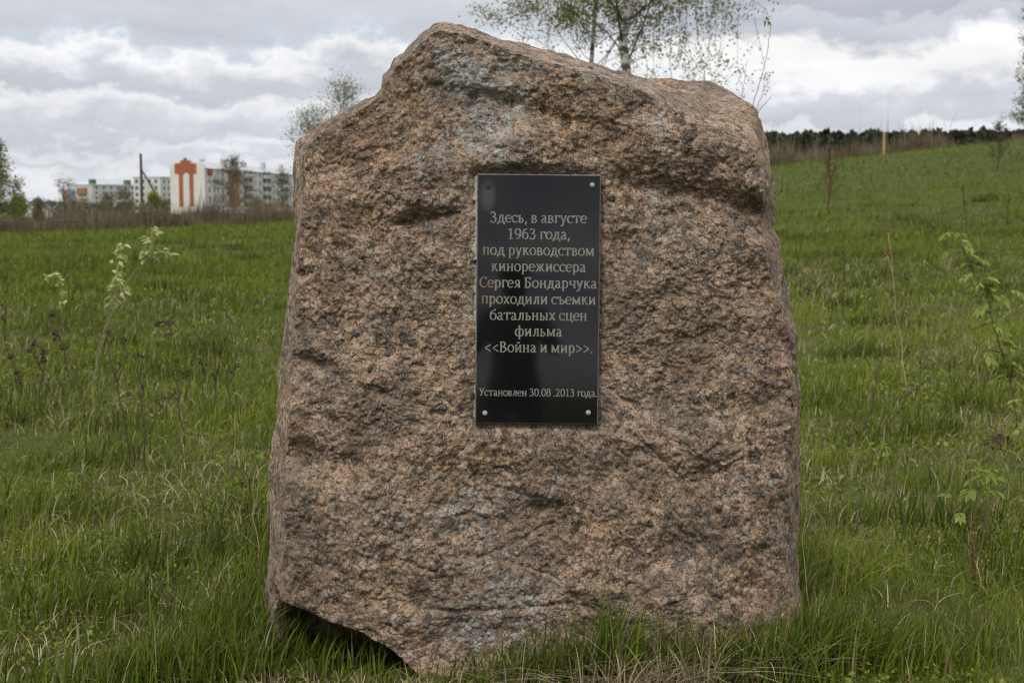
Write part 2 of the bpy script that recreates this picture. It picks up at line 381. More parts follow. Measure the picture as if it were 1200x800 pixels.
def make_stone():
    NT_, N1, N2 = 1500, 330, 46
    th = np.linspace(0, 2 * np.pi, NT_, endpoint=False)
    ro, ri = poly_r(OUT, th), poly_r(INN, th); ri = np.minimum(ri, ro - 4)
    q1 = np.stack([np.cos(th) * 9, np.sin(th) * 9, th * 0], -1); ro = ro + (2.4 * fbm(q1, 3, .65) + 1.5 * perlin(q1 * 4.3)) * (1 - .7 * gauss(ro * np.cos(th) + CX, ro * np.sin(th) + CY, 830, 105, 60, 30))
    k = np.array([1, 2, 3, 2, 1.0]); k /= k.sum()
    for arr in (ri,):
        pad = np.concatenate([arr[-2:], arr, arr[:2]]); arr[:] = np.convolve(pad, k, 'valid')
    rr = np.concatenate([np.linspace(0, 1, N1 + 1)[1:, None] ** .62 * ri[None, :], ri[None] + (np.linspace(0, 1, N2 + 1)[1:, None]) * (ro - ri)[None]])
    px = CX + rr * np.cos(th)[None]; py = CY + rr * np.sin(th)[None]
    tt = np.concatenate([np.zeros((N1, NT_)), np.repeat(np.linspace(0, 1, N2 + 1)[1:, None], NT_, 1)])
    # facet depth by direction: deep on the top facet, less on the flanks
    up = np.clip(-np.sin(th), 0, 1); right = np.clip(np.cos(th), 0, 1)
    gap = (ro - ri)
    dep = .15 + .0078 * gap
    facet = (tt ** 1.15 * .72 + .28 * (1 - np.sqrt(np.clip(1 - tt ** 2, 0, 1)))) * dep[None]
    lean = .00018 * (640 - py)                                    # face leans back a little
    lean = np.maximum(lean, -.05) + .00000055 * (px - 620) ** 2
    f = np.zeros_like(px)
    x, y = px.ravel(), py.ravel()
    for q in FEAT: f += (q[5] * gauss(px, py, *q[:5]))
    wob = 4 * n2d(x, y, .03, 3, 5.5).reshape(px.shape)
    for pl in CRACK: f -= .010 * np.exp(-(segdist(px, py + wob, pl) / 2.4) ** 2)
    flat = 1 - np.clip(smooth(535, 560, px) * (1 - smooth(700, 725, px)) * smooth(190, 208, py) * (1 - smooth(492, 512, py)), 0, 1)
    uy = np.interp(px + 1.5 * wob, UNDER[:, 0], UNDER[:, 1])
    und = smooth(0, 11, py - uy) * (1 - smooth(520, 575, px)) * smooth(318, 338, px)
    Yd = Y0 + lean + facet - f * flat * (1 - tt * .8)
    V = PV(px.ravel(), py.ravel(), Yd.ravel())
    # rough broken surface
    big_ = fbm(V * 2.3, 3) * .050 + fbm(V * 6.5 + 5, 3) * .024
    f1, f2, _ = worley(V * 11 + .5 * fbm(V * 9, 2)[:, None]); chip = (f1 - .5) * .022
    f1, f2, _ = worley(V * 34 + .4 * fbm(V * 25, 2)[:, None]); chip2 = -(f1 - .45) * .010
    f1, f2, _ = worley(V * 62 + .4 * fbm(V * 40, 2)[:, None]); chip3 = -(f1 - .45) * .0092
    rg = 1 - np.abs(fbm(V * 15 + 9, 4, .6)) * 2
    fine = rg * .0045 + fbm(V * 38, 3, .6) * .006 + fbm(V * 95, 2, .6) * .0035
    smoothtop = 1 - .72 * gauss(px, py, 825, 118, 75, 28, 10).ravel() * smooth(.02, .3, tt).ravel()
    fl = flat.ravel()
    disp = big_ * (.15 + .85 * fl) + (chip + chip2 + chip3 + fine * 1.0) * (.55 + .45 * fl) * smoothtop
    disp = disp - .012 * (1 - fl)
    V[:, 1] -= disp * (1 - .35 * tt.ravel())
    side = (smooth(.35, 1, tt) * 1.0).ravel()
    rad = np.stack([np.cos(th), np.zeros_like(th), -np.sin(th)], -1); rad = np.tile(rad, (N1 + N2, 1))
    V += rad * ((big_ + chip * .8 + fine * .6) * side * .5)[:, None]
    V[:, 1] += und.ravel() * .42
    # attributes: lichen fields, quartz veins, orange lichen
    li = sum(a * gauss(px, py, *g) for a, g in ((.9, (585, 105, 60, 50)), (.9, (575, 170, 50, 35, 20)), (.8, (520, 75, 40, 40)), (.6, (700, 90, 60, 18, 10)), (.8, (775, 150, 22, 45, -25)), (.5, (500, 190, 40, 50)),
         (.6, (470, 330, 70, 30)), (.55, (760, 240, 60, 50)), (.5, (545, 400, 16, 100)), (.75, (560, 600, 70, 60, -20)), (.7, (590, 700, 90, 34)), (.7, (570, 750, 90, 26)), (.4, (880, 560, 40, 140)), (.4, (440, 620, 60, 60)), (-.35, (840, 120, 70, 25))))
    ve = sum(.85 * np.exp(-(segdist(px, py + wob, pl) / 2.1) ** 2) for pl in CRACK[:3] + [CRACK[4]]) * np.clip(.55 + 1.6 * n2d(x, y, .02, 3, 2.2).reshape(px.shape), 0, 1)
    orr = smooth(700, 860, px) * (.5 + .5 * smooth(0, 1, tt)) + .7 * gauss(px, py, 890, 190, 40, 120) + .7 * gauss(px, py, 920, 460, 16, 40) + .75 * gauss(px, py, 345, 470, 22, 190) + .5 * gauss(px, py, 330, 640, 18, 80)
    # back side
    NB = 14
    s = np.linspace(0, 1, NB + 1)[1:]
    outer = V[-NT_:]; ctr = outer.mean(0); back = []
    for q in s:
        sc = math.sqrt(max(1 - q ** 2.6, 0)) if q < 1 else 0.02
        v = ctr + (outer - ctr) * max(sc, .02); v[:, 1] = outer[:, 1] * (1 - q ** 1.2) + (Y0 + .95) * q ** 1.2 ; v[:, 2] -= 0
        back.append(v)
    back = np.concatenate(back); back += (fbm(back * 4, 3) * .03)[:, None] * np.array([0, 1, 0])
    c0 = V[:NT_].mean(0)
    allv = np.concatenate([V, back, c0[None], back[-NT_:].mean(0)[None]])
    nr = N1 + N2 + NB; I = np.arange(nr * NT_).reshape(nr, NT_); J = np.roll(I, -1, 1)
    F4 = np.stack([I[:-1], I[1:], J[1:], J[:-1]], -1).reshape(-1, 4)
    ci = nr * NT_; F3 = np.concatenate([np.stack([np.full(NT_, ci), I[0], J[0]], -1), np.stack([np.full(NT_, ci + 1), J[-1], I[-1]], -1)])
    pad = len(allv) - len(V)
    A = {k: np.concatenate([v.ravel(), np.zeros(pad)]) for k, v in (('lichen', li), ('vein', ve), ('orange', orr))}
    return allv, [F4, F3], A
base = np.array([.02, 4.85, T1(.02, 4.85)])
memorial = empty('memorial_stone', base, 'large rough pink granite memorial boulder with a black plaque, standing in the grass', 'memorial stone')
sv_, sf_, sa_ = make_stone()
sv_ -= base
boulder = link('boulder', big('boulder', sv_, sf_, True, sa_), stone_material(), memorial)

# ------------------------------------------------------------------ plaque and its lettering
YP = 4.525
kp = 1 / (P(631, 350, YP)[0] - P(630, 350, YP)[0])
kz = 1 / (P(630, 349, YP)[2] - P(630, 350, YP)[2])
PW, PH, PT = 145 / kp, 292 / kz, .022
def plaque_mat():
    t = NT('polished_black_granite')
    n = t.noise(90, 4, .6).outputs['Fac']; sm = t.noise(7, 5, .6).outputs['Fac']
    c = t.ramp(n, [(.35, (.0035, .0035, .004)), (.65, (.006, .006, .007)), (.75, (.013, .013, .014))])
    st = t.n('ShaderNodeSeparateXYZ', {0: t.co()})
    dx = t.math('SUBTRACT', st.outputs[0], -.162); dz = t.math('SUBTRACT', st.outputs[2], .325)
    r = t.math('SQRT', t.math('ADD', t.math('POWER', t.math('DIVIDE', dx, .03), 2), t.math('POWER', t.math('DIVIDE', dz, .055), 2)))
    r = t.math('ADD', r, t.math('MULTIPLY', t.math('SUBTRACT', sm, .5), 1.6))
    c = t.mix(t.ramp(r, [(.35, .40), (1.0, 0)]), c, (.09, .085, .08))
    dust = t.ramp(t.noise(3.5, 6, .65, off=(2, 2, 5)).outputs['Fac'], [(.45, 0), (.75, .035)])
    c = t.mix(dust, c, (.12, .115, .105))
    ro = t.ramp(sm, [(.3, .035), (.7, .075)])
    return t.fin(c, ro, None, .42)
def simple(name, c, rough=.6, spec=.3, metal=0): return NT(name).fin(c, rough, None, spec, metal)
edge_m = mottled('sawn_granite_edge', (.05, .05, .05), (.13, .13, .13), 60, .7)
def make_plaque():
    m = MB(); b = .004; h = .5
    x, z = PW / 2, PH / 2
    fr = [(-x + b, 0, -z + b), (x - b, 0, -z + b), (x - b, 0, z - b), (-x + b, 0, z - b)]
    ed = [(-x, b, -z), (x, b, -z), (x, b, z), (-x, b, z)]
    bk = [(-x, PT + .03, -z), (x, PT + .03, -z), (x, PT + .03, z), (-x, PT + .03, z)]
    m.add(fr, [(0, 1, 2, 3)])
    m.add(fr + ed, [(i, i + 4, (i + 1) % 4 + 4, (i + 1) % 4) for i in range(4)], 1)
    m.add(ed + bk, [(i, i + 4, (i + 1) % 4 + 4, (i + 1) % 4) for i in range(4)], 1)
    m.add(bk, [(3, 2, 1, 0)], 1)
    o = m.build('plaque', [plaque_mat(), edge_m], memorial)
    o.location = Vector(P(630.3, 350.7, YP) - base); o.rotation_euler = (R(-3.6), R(.6), 0)
    return o
plaque = make_plaque()
def lp(px, py): return ((px - 630.3) / kp, (350.7 - py) / kz)

# serif stroke alphabet: x-height 1, cap height 1.38; entry = advance, strokes, serifs (x, y, half width)
def E(cx, cy, rx, ry, a0, a1, n=18):
    return [(cx + rx * math.cos(R(a0 + (a1 - a0) * i / n)), cy + ry * math.sin(R(a0 + (a1 - a0) * i / n))) for i in range(n + 1)]
def Cv(*p):     # Catmull-Rom through points
    p = [np.array(q, float) for q in p]; q = [2 * p[0] - p[1]] + p + [2 * p[-1] - p[-2]]; out = []
    for i in range(1, len(q) - 2):
        for j in range(6):
            t = j / 6; out.append(tuple(.5 * (2 * q[i] + (q[i + 1] - q[i - 1]) * t + (2 * q[i - 1] - 5 * q[i] + 4 * q[i + 1] - q[i + 2]) * t * t + (3 * q[i] - q[i - 1] - 3 * q[i + 1] + q[i + 2]) * t ** 3)))
    return out + [tuple(p[-1])]
def st(x, y0=0.0, y1=1.0): return [(x, y0), (x, y1)]
def bowl(x0, x1, yb, yt): return Cv((x0, yt), ((x0 + x1) / 2, yt), (x1, (yt + yb) / 2), ((x0 + x1) / 2, yb), (x0, yb)) if x1 > x0 else Cv((x0, yt), ((x0 + x1) / 2, yt), (x1, (yt + yb) / 2), ((x0 + x1) / 2, yb), (x0, yb))
lo, hi = .05, .95
def sf(x, y, w=.15): return (x, y, w)
GL = {
 'о': (.94, [E(.47, .5, .36, .46, 0, 360, 28)], []),
 'с': (.82, [E(.47, .5, .36, .46, 48, 318, 22), [(.71, .70), (.71, .93)]], []),
 'е': (.86, [E(.46, .5, .36, .46, 8, 318, 24), [(.12, .54), (.82, .54)]], []),
 'а': (.88, [Cv((.15, .80), (.33, .95), (.54, .88), (.62, .66), (.62, .16), (.72, .05), (.86, .07)), Cv((.62, .56), (.36, .50), (.15, .28), (.26, .05), (.44, .07), (.62, .24))], []),
 'в': (.88, [st(.22), Cv((.22, hi), (.48, hi), (.65, .74), (.48, .53), (.22, .53)), Cv((.48, .53), (.76, .28), (.50, lo), (.22, lo))], [sf(.14, 0, .1), sf(.14, 1, .1)]),
 'г': (.76, [st(.24), [(.24, hi), (.70, hi)], [(.69, 1.0), (.69, .72)]], [sf(.24, 0), sf(.16, 1, .1)]),
 'д': (1.0, [[(.04, lo), (.96, lo)], [(.08, lo), (.08, -.24)], [(.92, lo), (.92, -.24)], st(.72), Cv((.40, hi), (.36, .5), (.20, .06)), [(.32, hi), (.86, hi)]], []),
 'ж': (1.3, [st(.65), Cv((.60, .50), (.42, .62), (.30, .92), (.14, .94)), [(.50, .54), (.18, .02)], Cv((.70, .50), (.88, .62), (1.0, .92), (1.16, .94)), [(.80, .54), (1.12, .02)]], [sf(.65, 0, .13), sf(.65, 1, .13), sf(.16, 0, .12), sf(1.14, 0, .12)]),
 'и': (1.04, [st(.24), st(.80), [(.24, .10), (.80, .90)]], [sf(.24, 0), sf(.24, 1), sf(.80, 0), sf(.80, 1)]),
 'к': (.94, [st(.24), Cv((.26, .50), (.46, .58), (.62, .90), (.82, .94)), [(.42, .57), (.80, .03)]], [sf(.24, 0), sf(.24, 1), sf(.82, 0, .12)]),
 'л': (.98, [st(.74), Cv((.42, hi), (.38, .5), (.26, .08), (.08, .07)), [(.30, hi), (.88, hi)]], [sf(.74, 0)]),
 'м': (1.24, [st(.22), st(1.02), [(.24, .96), (.62, .10)], [(.62, .10), (1.0, .96)]], [sf(.22, 0), sf(1.02, 0), sf(.15, 1, .08), sf(1.09, 1, .08)]),
 'н': (1.02, [st(.24), st(.78), [(.24, .52), (.78, .52)]], [sf(.24, 0), sf(.24, 1), sf(.78, 0), sf(.78, 1)]),
 'п': (1.02, [st(.24), st(.78), [(.10, hi), (.92, hi)]], [sf(.24, 0), sf(.78, 0)]),
 'р': (.96, [st(.24, -.4), Cv((.24, .74), (.46, .95), (.72, .82), (.80, .48), (.70, .14), (.48, .04), (.24, .18))], [sf(.24, -.4), sf(.17, .98, .09)]),
 'т': (.92, [st(.46), [(.08, hi), (.84, hi)], [(.09, 1), (.09, .74)], [(.83, 1), (.83, .74)]], [sf(.46, 0)]),
 'у': (.90, [[(.15, .96), (.47, .10)], Cv((.76, .96), (.46, .08), (.34, -.26), (.18, -.36), (.06, -.32))], [sf(.16, 1, .14), sf(.76, 1, .12)]),
 'ф': (1.24, [st(.62, -.4, 1.4), E(.38, .5, .26, .45, 0, 360), E(.86, .5, .26, .45, 0, 360)], [sf(.62, -.4), sf(.54, 1.4, .1)]),
 'х': (.90, [[(.18, .96), (.74, .04)], [(.73, .96), (.16, .04)]], [sf(.17, 1, .14), sf(.74, 1, .12), sf(.16, 0, .12), sf(.74, 0, .14)]),
 'ц': (1.04, [st(.24), st(.78), [(.12, lo), (.98, lo)], [(.95, lo), (.95, -.24)]], [sf(.24, 1), sf(.78, 1)]),
 'ч': (.98, [st(.76), Cv((.22, .98), (.22, .66), (.34, .47), (.56, .46), (.76, .52))], [sf(.76, 0), sf(.76, 1), sf(.22, 1)]),
 'ъ': (1.0, [st(.40), [(.08, hi), (.40, hi)], [(.09, 1), (.09, .74)], Cv((.40, .55), (.66, .55), (.86, .30), (.66, lo), (.40, lo))], [sf(.32, 0, .1)]),
 'ы': (1.26, [st(.24), Cv((.24, .55), (.50, .55), (.68, .30), (.50, lo), (.24, lo)), st(1.0)], [sf(.24, 1), sf(.16, 0, .1), sf(1.0, 0), sf(1.0, 1)]),
 'ь': (.86, [st(.24), Cv((.24, .55), (.50, .55), (.70, .30), (.50, lo), (.24, lo))], [sf(.24, 1), sf(.16, 0, .1)]),
 'я': (.92, [st(.70), Cv((.70, hi), (.42, hi), (.22, .72), (.42, .48), (.70, .48)), Cv((.48, .48), (.34, .2), (.20, .05), (.08, .05))], [sf(.76, 0, .1), sf(.76, 1, .1)]),
 'б': (.94, [E(.47, .46, .36, .42, 0, 360, 26), Cv((.11, .46), (.14, .86), (.34, 1.14), (.62, 1.24), (.78, 1.42))], []),
 'З': (.98, [Cv((.14, 1.14), (.36, 1.36), (.62, 1.26), (.68, 1.02), (.54, .78), (.32, .74)), Cv((.40, .74), (.72, .62), (.78, .32), (.58, .05), (.32, .03), (.10, .22))], []),
 'С': (1.04, [E(.58, .69, .46, .65, 46, 316, 24), [(.88, 1.02), (.88, 1.34)]], []),
 'Б': (1.02, [st(.24, 0, 1.38), [(.24, 1.33), (.82, 1.33)], [(.81, 1.38), (.81, 1.06)], Cv((.24, .78), (.60, .78), (.84, .42), (.60, lo), (.24, lo))], [sf(.16, 0, .12), sf(.16, 1.38, .12)]),
 'В': (1.06, [st(.24, 0, 1.38), Cv((.24, 1.33), (.56, 1.33), (.76, 1.05), (.56, .74), (.24, .74)), Cv((.56, .74), (.90, .40), (.60, lo), (.24, lo))], [sf(.16, 0, .12), sf(.16, 1.38, .12)]),
 'У': (1.02, [[(.16, 1.34), (.54, .48)], Cv((.88, 1.34), (.52, .44), (.36, .10), (.16, .05))], [sf(.16, 1.38, .17), sf(.88, 1.38, .14)]),
 '1': (.92, [st(.48, 0, 1.36), Cv((.48, 1.34), (.34, 1.22), (.18, 1.16))], [sf(.48, 0, .27)]),
 '9': (.96, [E(.48, .94, .33, .41, 0, 360, 24), Cv((.81, .94), (.78, .46), (.56, .14), (.24, .03))], []),
 '6': (.96, [E(.48, .44, .33, .41, 0, 360, 24), Cv((.15, .44), (.20, .92), (.42, 1.24), (.74, 1.35))], []),
 '3': (.96, [Cv((.14, 1.14), (.36, 1.35), (.62, 1.26), (.68, 1.04), (.54, .80), (.32, .75)), Cv((.40, .75), (.70, .64), (.76, .34), (.58, .06), (.32, .03), (.10, .18))], []),
 '2': (.96, [Cv((.15, 1.10), (.34, 1.34), (.62, 1.28), (.72, 1.0), (.56, .62), (.14, .07)), [(.12, .07), (.82, .07)], [(.80, .04), (.80, .28)]], []),
 '0': (.96, [E(.48, .69, .35, .66, 0, 360, 28)], []),
 '8': (.96, [E(.48, 1.04, .28, .31, 0, 360, 22), E(.48, .39, .35, .36, 0, 360, 24)], []),
 '.': (.42, [[(.2, .0), (.2, .19)]], []), ',': (.42, [Cv((.2, .2), (.22, .0), (.12, -.24))], []),
 '<': (1.0, [[(.86, .98), (.14, .54)], [(.14, .54), (.86, .10)]], []), '>': (1.0, [[(.14, .98), (.86, .54)], [(.86, .54), (.14, .10)]], []), ' ': (.42, [], []),
}
GL['й'] = (1.04, GL['и'][1] + [Cv((.34, 1.34), (.52, 1.18), (.70, 1.34))], GL['и'][2])
TH, TN = .105, .058          # half pen widths: upright, level
def ribbon(pts):
    p = np.array(pts, float); t = np.gradient(p, axis=0); ln = np.linalg.norm(t, axis=1)[:, None] + 1e-9; t /= ln
    nrm = np.stack([-t[:, 1], t[:, 0]], -1)
    hw = np.sqrt((TH * t[:, 1]) ** 2 + (TN * t[:, 0]) ** 2)[:, None]
    a, b = p + nrm * hw, p - nrm * hw; n = len(p)
    return np.concatenate([a, b]), [(i, i + 1, n + i + 1, n + i) for i in range(n - 1)]
def lettering(lines, name):
    m = MB(); lay = 0
    for txt, x0, x1, yb, xh, tint in lines:
        adv = sum(GL[c][0] for c in txt); sx = (x1 - x0) / adv; cur = 0
        for ci, c in enumerate(txt):
            a, strokes, serifs = GL[c]
            prim = [ribbon(s) for s in strokes]
            for X, Yy, hw in serifs:
                q = Yy + (.05 if Yy <= 0 else -.05); prim.append((np.array([(X - hw, q - .05), (X + hw, q - .05), (X + hw, q + .05), (X - hw, q + .05)]), [(0, 1, 2, 3)]))
            for v, f in prim:
                lay = (lay + 1) % 23; d = -.00035 - lay * .00003
                q = [(lp(x0 + (cur + u) * sx, yb - w_ * xh)) for u, w_ in v]
                m.add([(a_, d, b_) for a_, b_ in q], f, 1 if ci < tint else 0)
            cur += a
    t = NT('engraved_letters'); c = t.ramp(t.noise(60, 4, .6).outputs['Fac'], [(.3, (.11, .105, .094)), (.7, (.215, .207, .187))]); m0 = t.fin(c, .85, None, .1)
    m1 = mottled('rust_stained_letters', (.11, .075, .045), (.19, .145, .10), 60)
    return m.build(name, [m0, m1], plaque)
lettering([('Здесь, в августе', 573, 686.5, 261.5, 9.0, 0), ('1963 года,', 593.5, 667.5, 280.6, 9.0, 0), ('под руководством', 564.5, 696, 299.3, 9.0, 1), ('кинорежиссера', 575, 686.5, 318.2, 9.0, 0),
           ('Сергея Бондарчука', 561.5, 699.5, 337.4, 9.0, 2), ('проходили съемки', 563.5, 698.5, 356.3, 9.0, 1), ('батальных сцен', 574, 688.5, 375.2, 9.0, 0), ('фильма', 603.5, 659.5, 394.0, 9.0, 0),
           ('<<Война и мир>>.', 568, 696, 412.9, 9.0, 0)], 'inscription')
lettering([('Установлен 30.08 .2013 года.', 562.5, 701.5, 464.2, 6.6, 0)], 'date_line')
steel = mottled('bolt_steel', (.20, .195, .18), (.32, .31, .29), 300, .7); rustm = mottled('rusty_socket', (.03, .014, .010), (.06, .025, .016), 200)
def bolt(px, py, mat, name, r=.0085, h=.009):
    m = MB(); x, z = lp(px, py); pr = [(1, 0), (1, .35), (.8, .75), (.45, .97)]; n = 14; v = []; f = []
    for k, (a, b) in enumerate(pr): v += [(x + r * a * math.cos(2 * math.pi * i / n), -h * b, z + r * a * math.sin(2 * math.pi * i / n)) for i in range(n)]
    for k in range(3): f += [(k * n + i, k * n + (i + 1) % n, (k + 1) * n + (i + 1) % n, (k + 1) * n + i) for i in range(n)]
    f.append(tuple(3 * n + i for i in range(n))); m.add(v, f); return m.build(name, mat, plaque, True)
for q in ((692.5, 217), (569.6, 484.6), (691, 482.8)): bolt(*q, steel, 'bolt')
bolt(570.5, 219.5, rustm, 'bolt_hole', .0095, .0022)['label'] = 'rusty screw hole without its bolt'
def mortar_strip(px, y0, y1, w0, seed):        # ragged smear of cement squeezed out beside the slab
    n = int((y1 - y0) / 1.2); t = np.linspace(0, 1, n); r_ = np.random.default_rng(seed)
    q = np.stack([t * (y1 - y0) * .16, np.full(n, seed * 3.1), np.zeros(n)], -1)
    wd = w0 * np.clip(.62 + 1.1 * fbm(q * .35, 3, .7) + r_.normal(0, .12, n), .08, 1.5); yy = y0 + (y1 - y0) * t; cols = 6; V = []
    for i in range(n):
        x, z = lp(px(yy[i]), yy[i])
        for j in range(cols):
            u = j / (cols - 1); V.append((x + .004 - (wd[i] + .004) * u, .010 + .030 * u ** 2 + r_.normal(0, .0012), z + r_.normal(0, .0008)))
    I = np.arange(n * cols).reshape(n, cols); F = np.stack([I[:-1, :-1], I[:-1, 1:], I[1:, 1:], I[1:, :-1]], -1).reshape(-1, 4)
    return link('mortar', big('mortar', V, [F]), mortar_m, plaque)
mortar_m = mottled('cement_mortar', (.22, .22, .21), (.42, .42, .40), 90, .95, .004)
mortar_strip(lambda y: 556 + (y - 204) * .0135, 207, 305, .015, 1)
mortar_strip(lambda y: 556 + (y - 204) * .0135, 312, 492, .012, 2)

def leaf_quads(c, size, r_, up=.0):
    n = len(c); u = r_.normal(size=(n, 3)); u /= np.linalg.norm(u, axis=1)[:, None]; v = np.cross(u, r_.normal(size=(n, 3))); v /= np.linalg.norm(v, axis=1)[:, None]
    s = (size * r_.uniform(.6, 1.4, n))[:, None]; u = u * s * .5; v = v * s * .32
    V = np.stack([c - u, c - v, c + u, c + v], 1).reshape(-1, 3); F = np.arange(4 * n).reshape(n, 4); return V, F
# ------------------------------------------------------------------ grass
def blades(pos, h, w, rnd, segs=3, lean=.5, seed=0, curl=1.0, wind=(.25, 0)):
    r_ = np.random.default_rng(seed); n = len(pos)
    a = r_.uniform(0, 2 * np.pi, n); ln = np.abs(r_.normal(0, lean, n)) * h
    d = np.stack([np.cos(a) * ln + wind[0] * h * r_.uniform(0, 1, n), np.sin(a) * ln + wind[1] * h], -1)
    fa = r_.uniform(0, np.pi, n); wd = np.stack([np.cos(fa), np.sin(fa)], -1)
    V = np.zeros((n, 2 * segs + 1, 3))
    for k in range(segs + 1):
        t = k / segs; c = np.zeros((n, 3))
        c[:, :2] = pos[:, :2] + d * (t ** (1 + curl))[..., None] if np.ndim(t) else pos[:, :2] + d * t ** (1 + curl)
        droop = np.clip(np.hypot(d[:, 0], d[:, 1]) / (h + 1e-6), 0, 1.6)
        c[:, 2] = pos[:, 2] + h * (t - .42 * droop * t ** 2.2)
        if k == segs: V[:, 2 * k] = c
        else:
            ww = (w * (1 - .75 * t ** 1.5))[:, None] * .5
            V[:, 2 * k] = c; V[:, 2 * k + 1] = c
            V[:, 2 * k, :2] -= wd * ww; V[:, 2 * k + 1, :2] += wd * ww
    b = np.arange(n)[:, None] * (2 * segs + 1)
    F4 = [b + np.array([[2 * k, 2 * k + 1, 2 * k + 3, 2 * k + 2]]) for k in range(segs - 1)]
    F3 = b + np.array([[2 * segs - 2, 2 * segs - 1, 2 * segs]])
    return V.reshape(-1, 3), (np.concatenate(F4) if F4 else np.zeros((0, 4), int)), F3, np.repeat(rnd, 2 * segs + 1)
def merge_blades(parts):
    V, Q, Tr, A = [], [], [], []; o = 0
    for v, q, t, a in parts: V.append(v); Q.append(q + o); Tr.append(t + o); A.append(a); o += len(v)
    return np.concatenate(V), [np.concatenate(Q), np.concatenate(Tr)], {'rnd': np.concatenate(A)}
def scatter(y0, y1, n, margin=1.3, seed=0, xw=.37):
    r_ = np.random.default_rng(seed)
    y = np.sqrt(r_.uniform(y0 ** 2, y1 ** 2, n)); x = r_.uniform(-1, 1, n) * (y * xw * margin + .3)
    return x, y
def in_stone(x, y):
    l = -.86 - .0 * y; return (x > -.80) & (x < .88) & (y > 4.52) & (y < 5.4) & ~((x < -.42) & (y < 4.75))
def mask_dry(x, y): return n2d(x, y, .33, 4, 3.3) + .5 * n2d(x, y, 1.3, 3, 1.3)
grass_m = leafy('grass_blades', [(0, (.036, .050, .008)), (.30, (.086, .124, .012)), (.55, (.150, .184, .022)), (.72, (.23, .24, .045)), (.78, (.15, .125, .06)), (.92, (.24, .20, .115)), (1, (.33, .285, .18))], .30, .55)
def make_grass():
    parts = []
    for i, (y0, y1, n, h, w, segs) in enumerate(((3.4, 6.2, 74000, .070, .0036, 3), (6.2, 10, 84000, .088, .0052, 3), (10, 18, 90000, .108, .0085, 2), (18, 34, 80000, .15, .015, 2), (34, 60, 60000, .18, .03, 1), (60, 112, 60000, .20, .06, 1))):
        x, y = scatter(y0, y1, n, seed=20 + i); r_ = np.random.default_rng(40 + i)
        dr = mask_dry(x, y); den = n2d(x, y, .9, 3, 7.0)
        bare = n2d(x, y, .55, 3, 9.9) + .5 * n2d(x, y, 2.3, 2, 4.4)
        k = ~in_stone(x, y) & (r_.uniform(-.9, .5, n) < den + .55) & (r_.uniform(0, 1, n) < 1 - .55 * smooth(.12, .38, bare)) & ((r_.uniform(0, 1, n) < .40) | (y > 4.8) | (y < 4.05) | (abs(x) > .95)); x, y, dr, bare = x[k], y[k], dr[k], bare[k]; n = len(x)
        hh = h * r_.lognormal(-.15, .42, n) * np.clip(1 + 1.3 * n2d(x, y, .8, 3, 2.0), .3, 2) * (1 - .45 * smooth(.1, .5, dr)); hh = np.clip(hh, .02, .5) * np.where((y < 4.8) & (y > 4.0) & (abs(x) < .95), .7, 1.0)
        clump = n2d(x, y, 1.7, 2, 5.0)
        rnd = np.clip((.40 if y0 < 18 else .33) + .24 * clump + (.35 if y0 < 18 else .2) * n2d(x, y, .12, 3, 8.0) + r_.normal(0, .13, n), 0, .74)
        pdry = np.clip(.22 + .48 * smooth(-.10, .32, dr), 0, 1) * (1.0 if y0 < 10 else .6 if y0 < 18 else .12)
        d = r_.uniform(0, 1, n) < pdry + .45 * smooth(.10, .35, bare) * (y0 < 18); rnd = np.where(d, r_.uniform(.76, 1, n), rnd)
        hh = np.where(d, hh * .55, hh)
        pos = np.stack([x, y, T(x, y) - .006], -1)
        parts.append(blades(pos, hh, w * r_.uniform(.6, 1.4, n) * np.where(d, .75, 1), rnd, segs, .75, 60 + i, .9))
    # lush tufts: x, y, radius, blades, height
    tufts = [(-1.02, 4.38, .12, 800, .23), (-1.2, 4.32, .14, 600, .19), (-.92, 4.6, .07, 320, .28), (-.86, 4.44, .05, 160, .22), (-.95, 4.75, .10, 400, .3), (.20, 4.38, .06, 200, .26), (.33, 4.40, .05, 170, .34), (.28, 4.36, .03, 30, .42), (.05, 4.42, .06, 160, .22), (.47, 4.42, .07, 170, .28), (.86, 4.42, .09, 320, .26),
             (.62, 4.42, .08, 160, .24), (.78, 4.45, .08, 200, .26), (.99, 4.52, .07, 340, .30), (1.08, 4.75, .10, 300, .24), (.98, 5.0, .08, 320, .3), (-.62, 4.45, .10, 160, .09), (-.35, 4.38, .10, 160, .09), (-.1, 4.38, .08, 160, .13),
             (.93, 5.3, .10, 300, .3), (-.9, 5.2, .1, 300, .3), (1.3, 4.6, .15, 500, .2), (1.18, 5.6, .15, 500, .26), (-1.6, 5.2, .2, 500, .2), (-.5, 4.62, .1, 120, .17), (-.68, 4.66, .06, 90, .17)]
    r_ = np.random.default_rng(77)
    for i in range(330):
        y = 5.5 + 44 * r_.uniform(0, 1) ** 1.5; x = r_.uniform(-1, 1) * y * .42; tufts.append((x, y, r_.uniform(.08, .22) * (1 + y * .02), int(r_.uniform(70, 200)), r_.uniform(.13, .26)))
    for j, (cx, cy, rad, n, h) in enumerate(tufts):
        x = r_.normal(cx, rad, n); y = r_.normal(cy, rad * .6, n); k = ~in_stone(x, y) & (y > 3.6); x, y = x[k], y[k]; n = len(x)
        rnd = np.clip(r_.normal(r_.choice([.05, .14, .3, .5]) if cy > 5.4 else .26, .13, n), 0, .72); d = r_.uniform(0, 1, n) < .10; rnd = np.where(d, r_.uniform(.76, .98, n), rnd)
        parts.append(blades(np.stack([x, y, T(x, y) - .01], -1), h * r_.uniform(.45, 1.15, n), np.full(n, .0048 + .0004 * cy) * r_.uniform(.7, 1.4, n), rnd, 4, .42, 300 + j, 1.1))
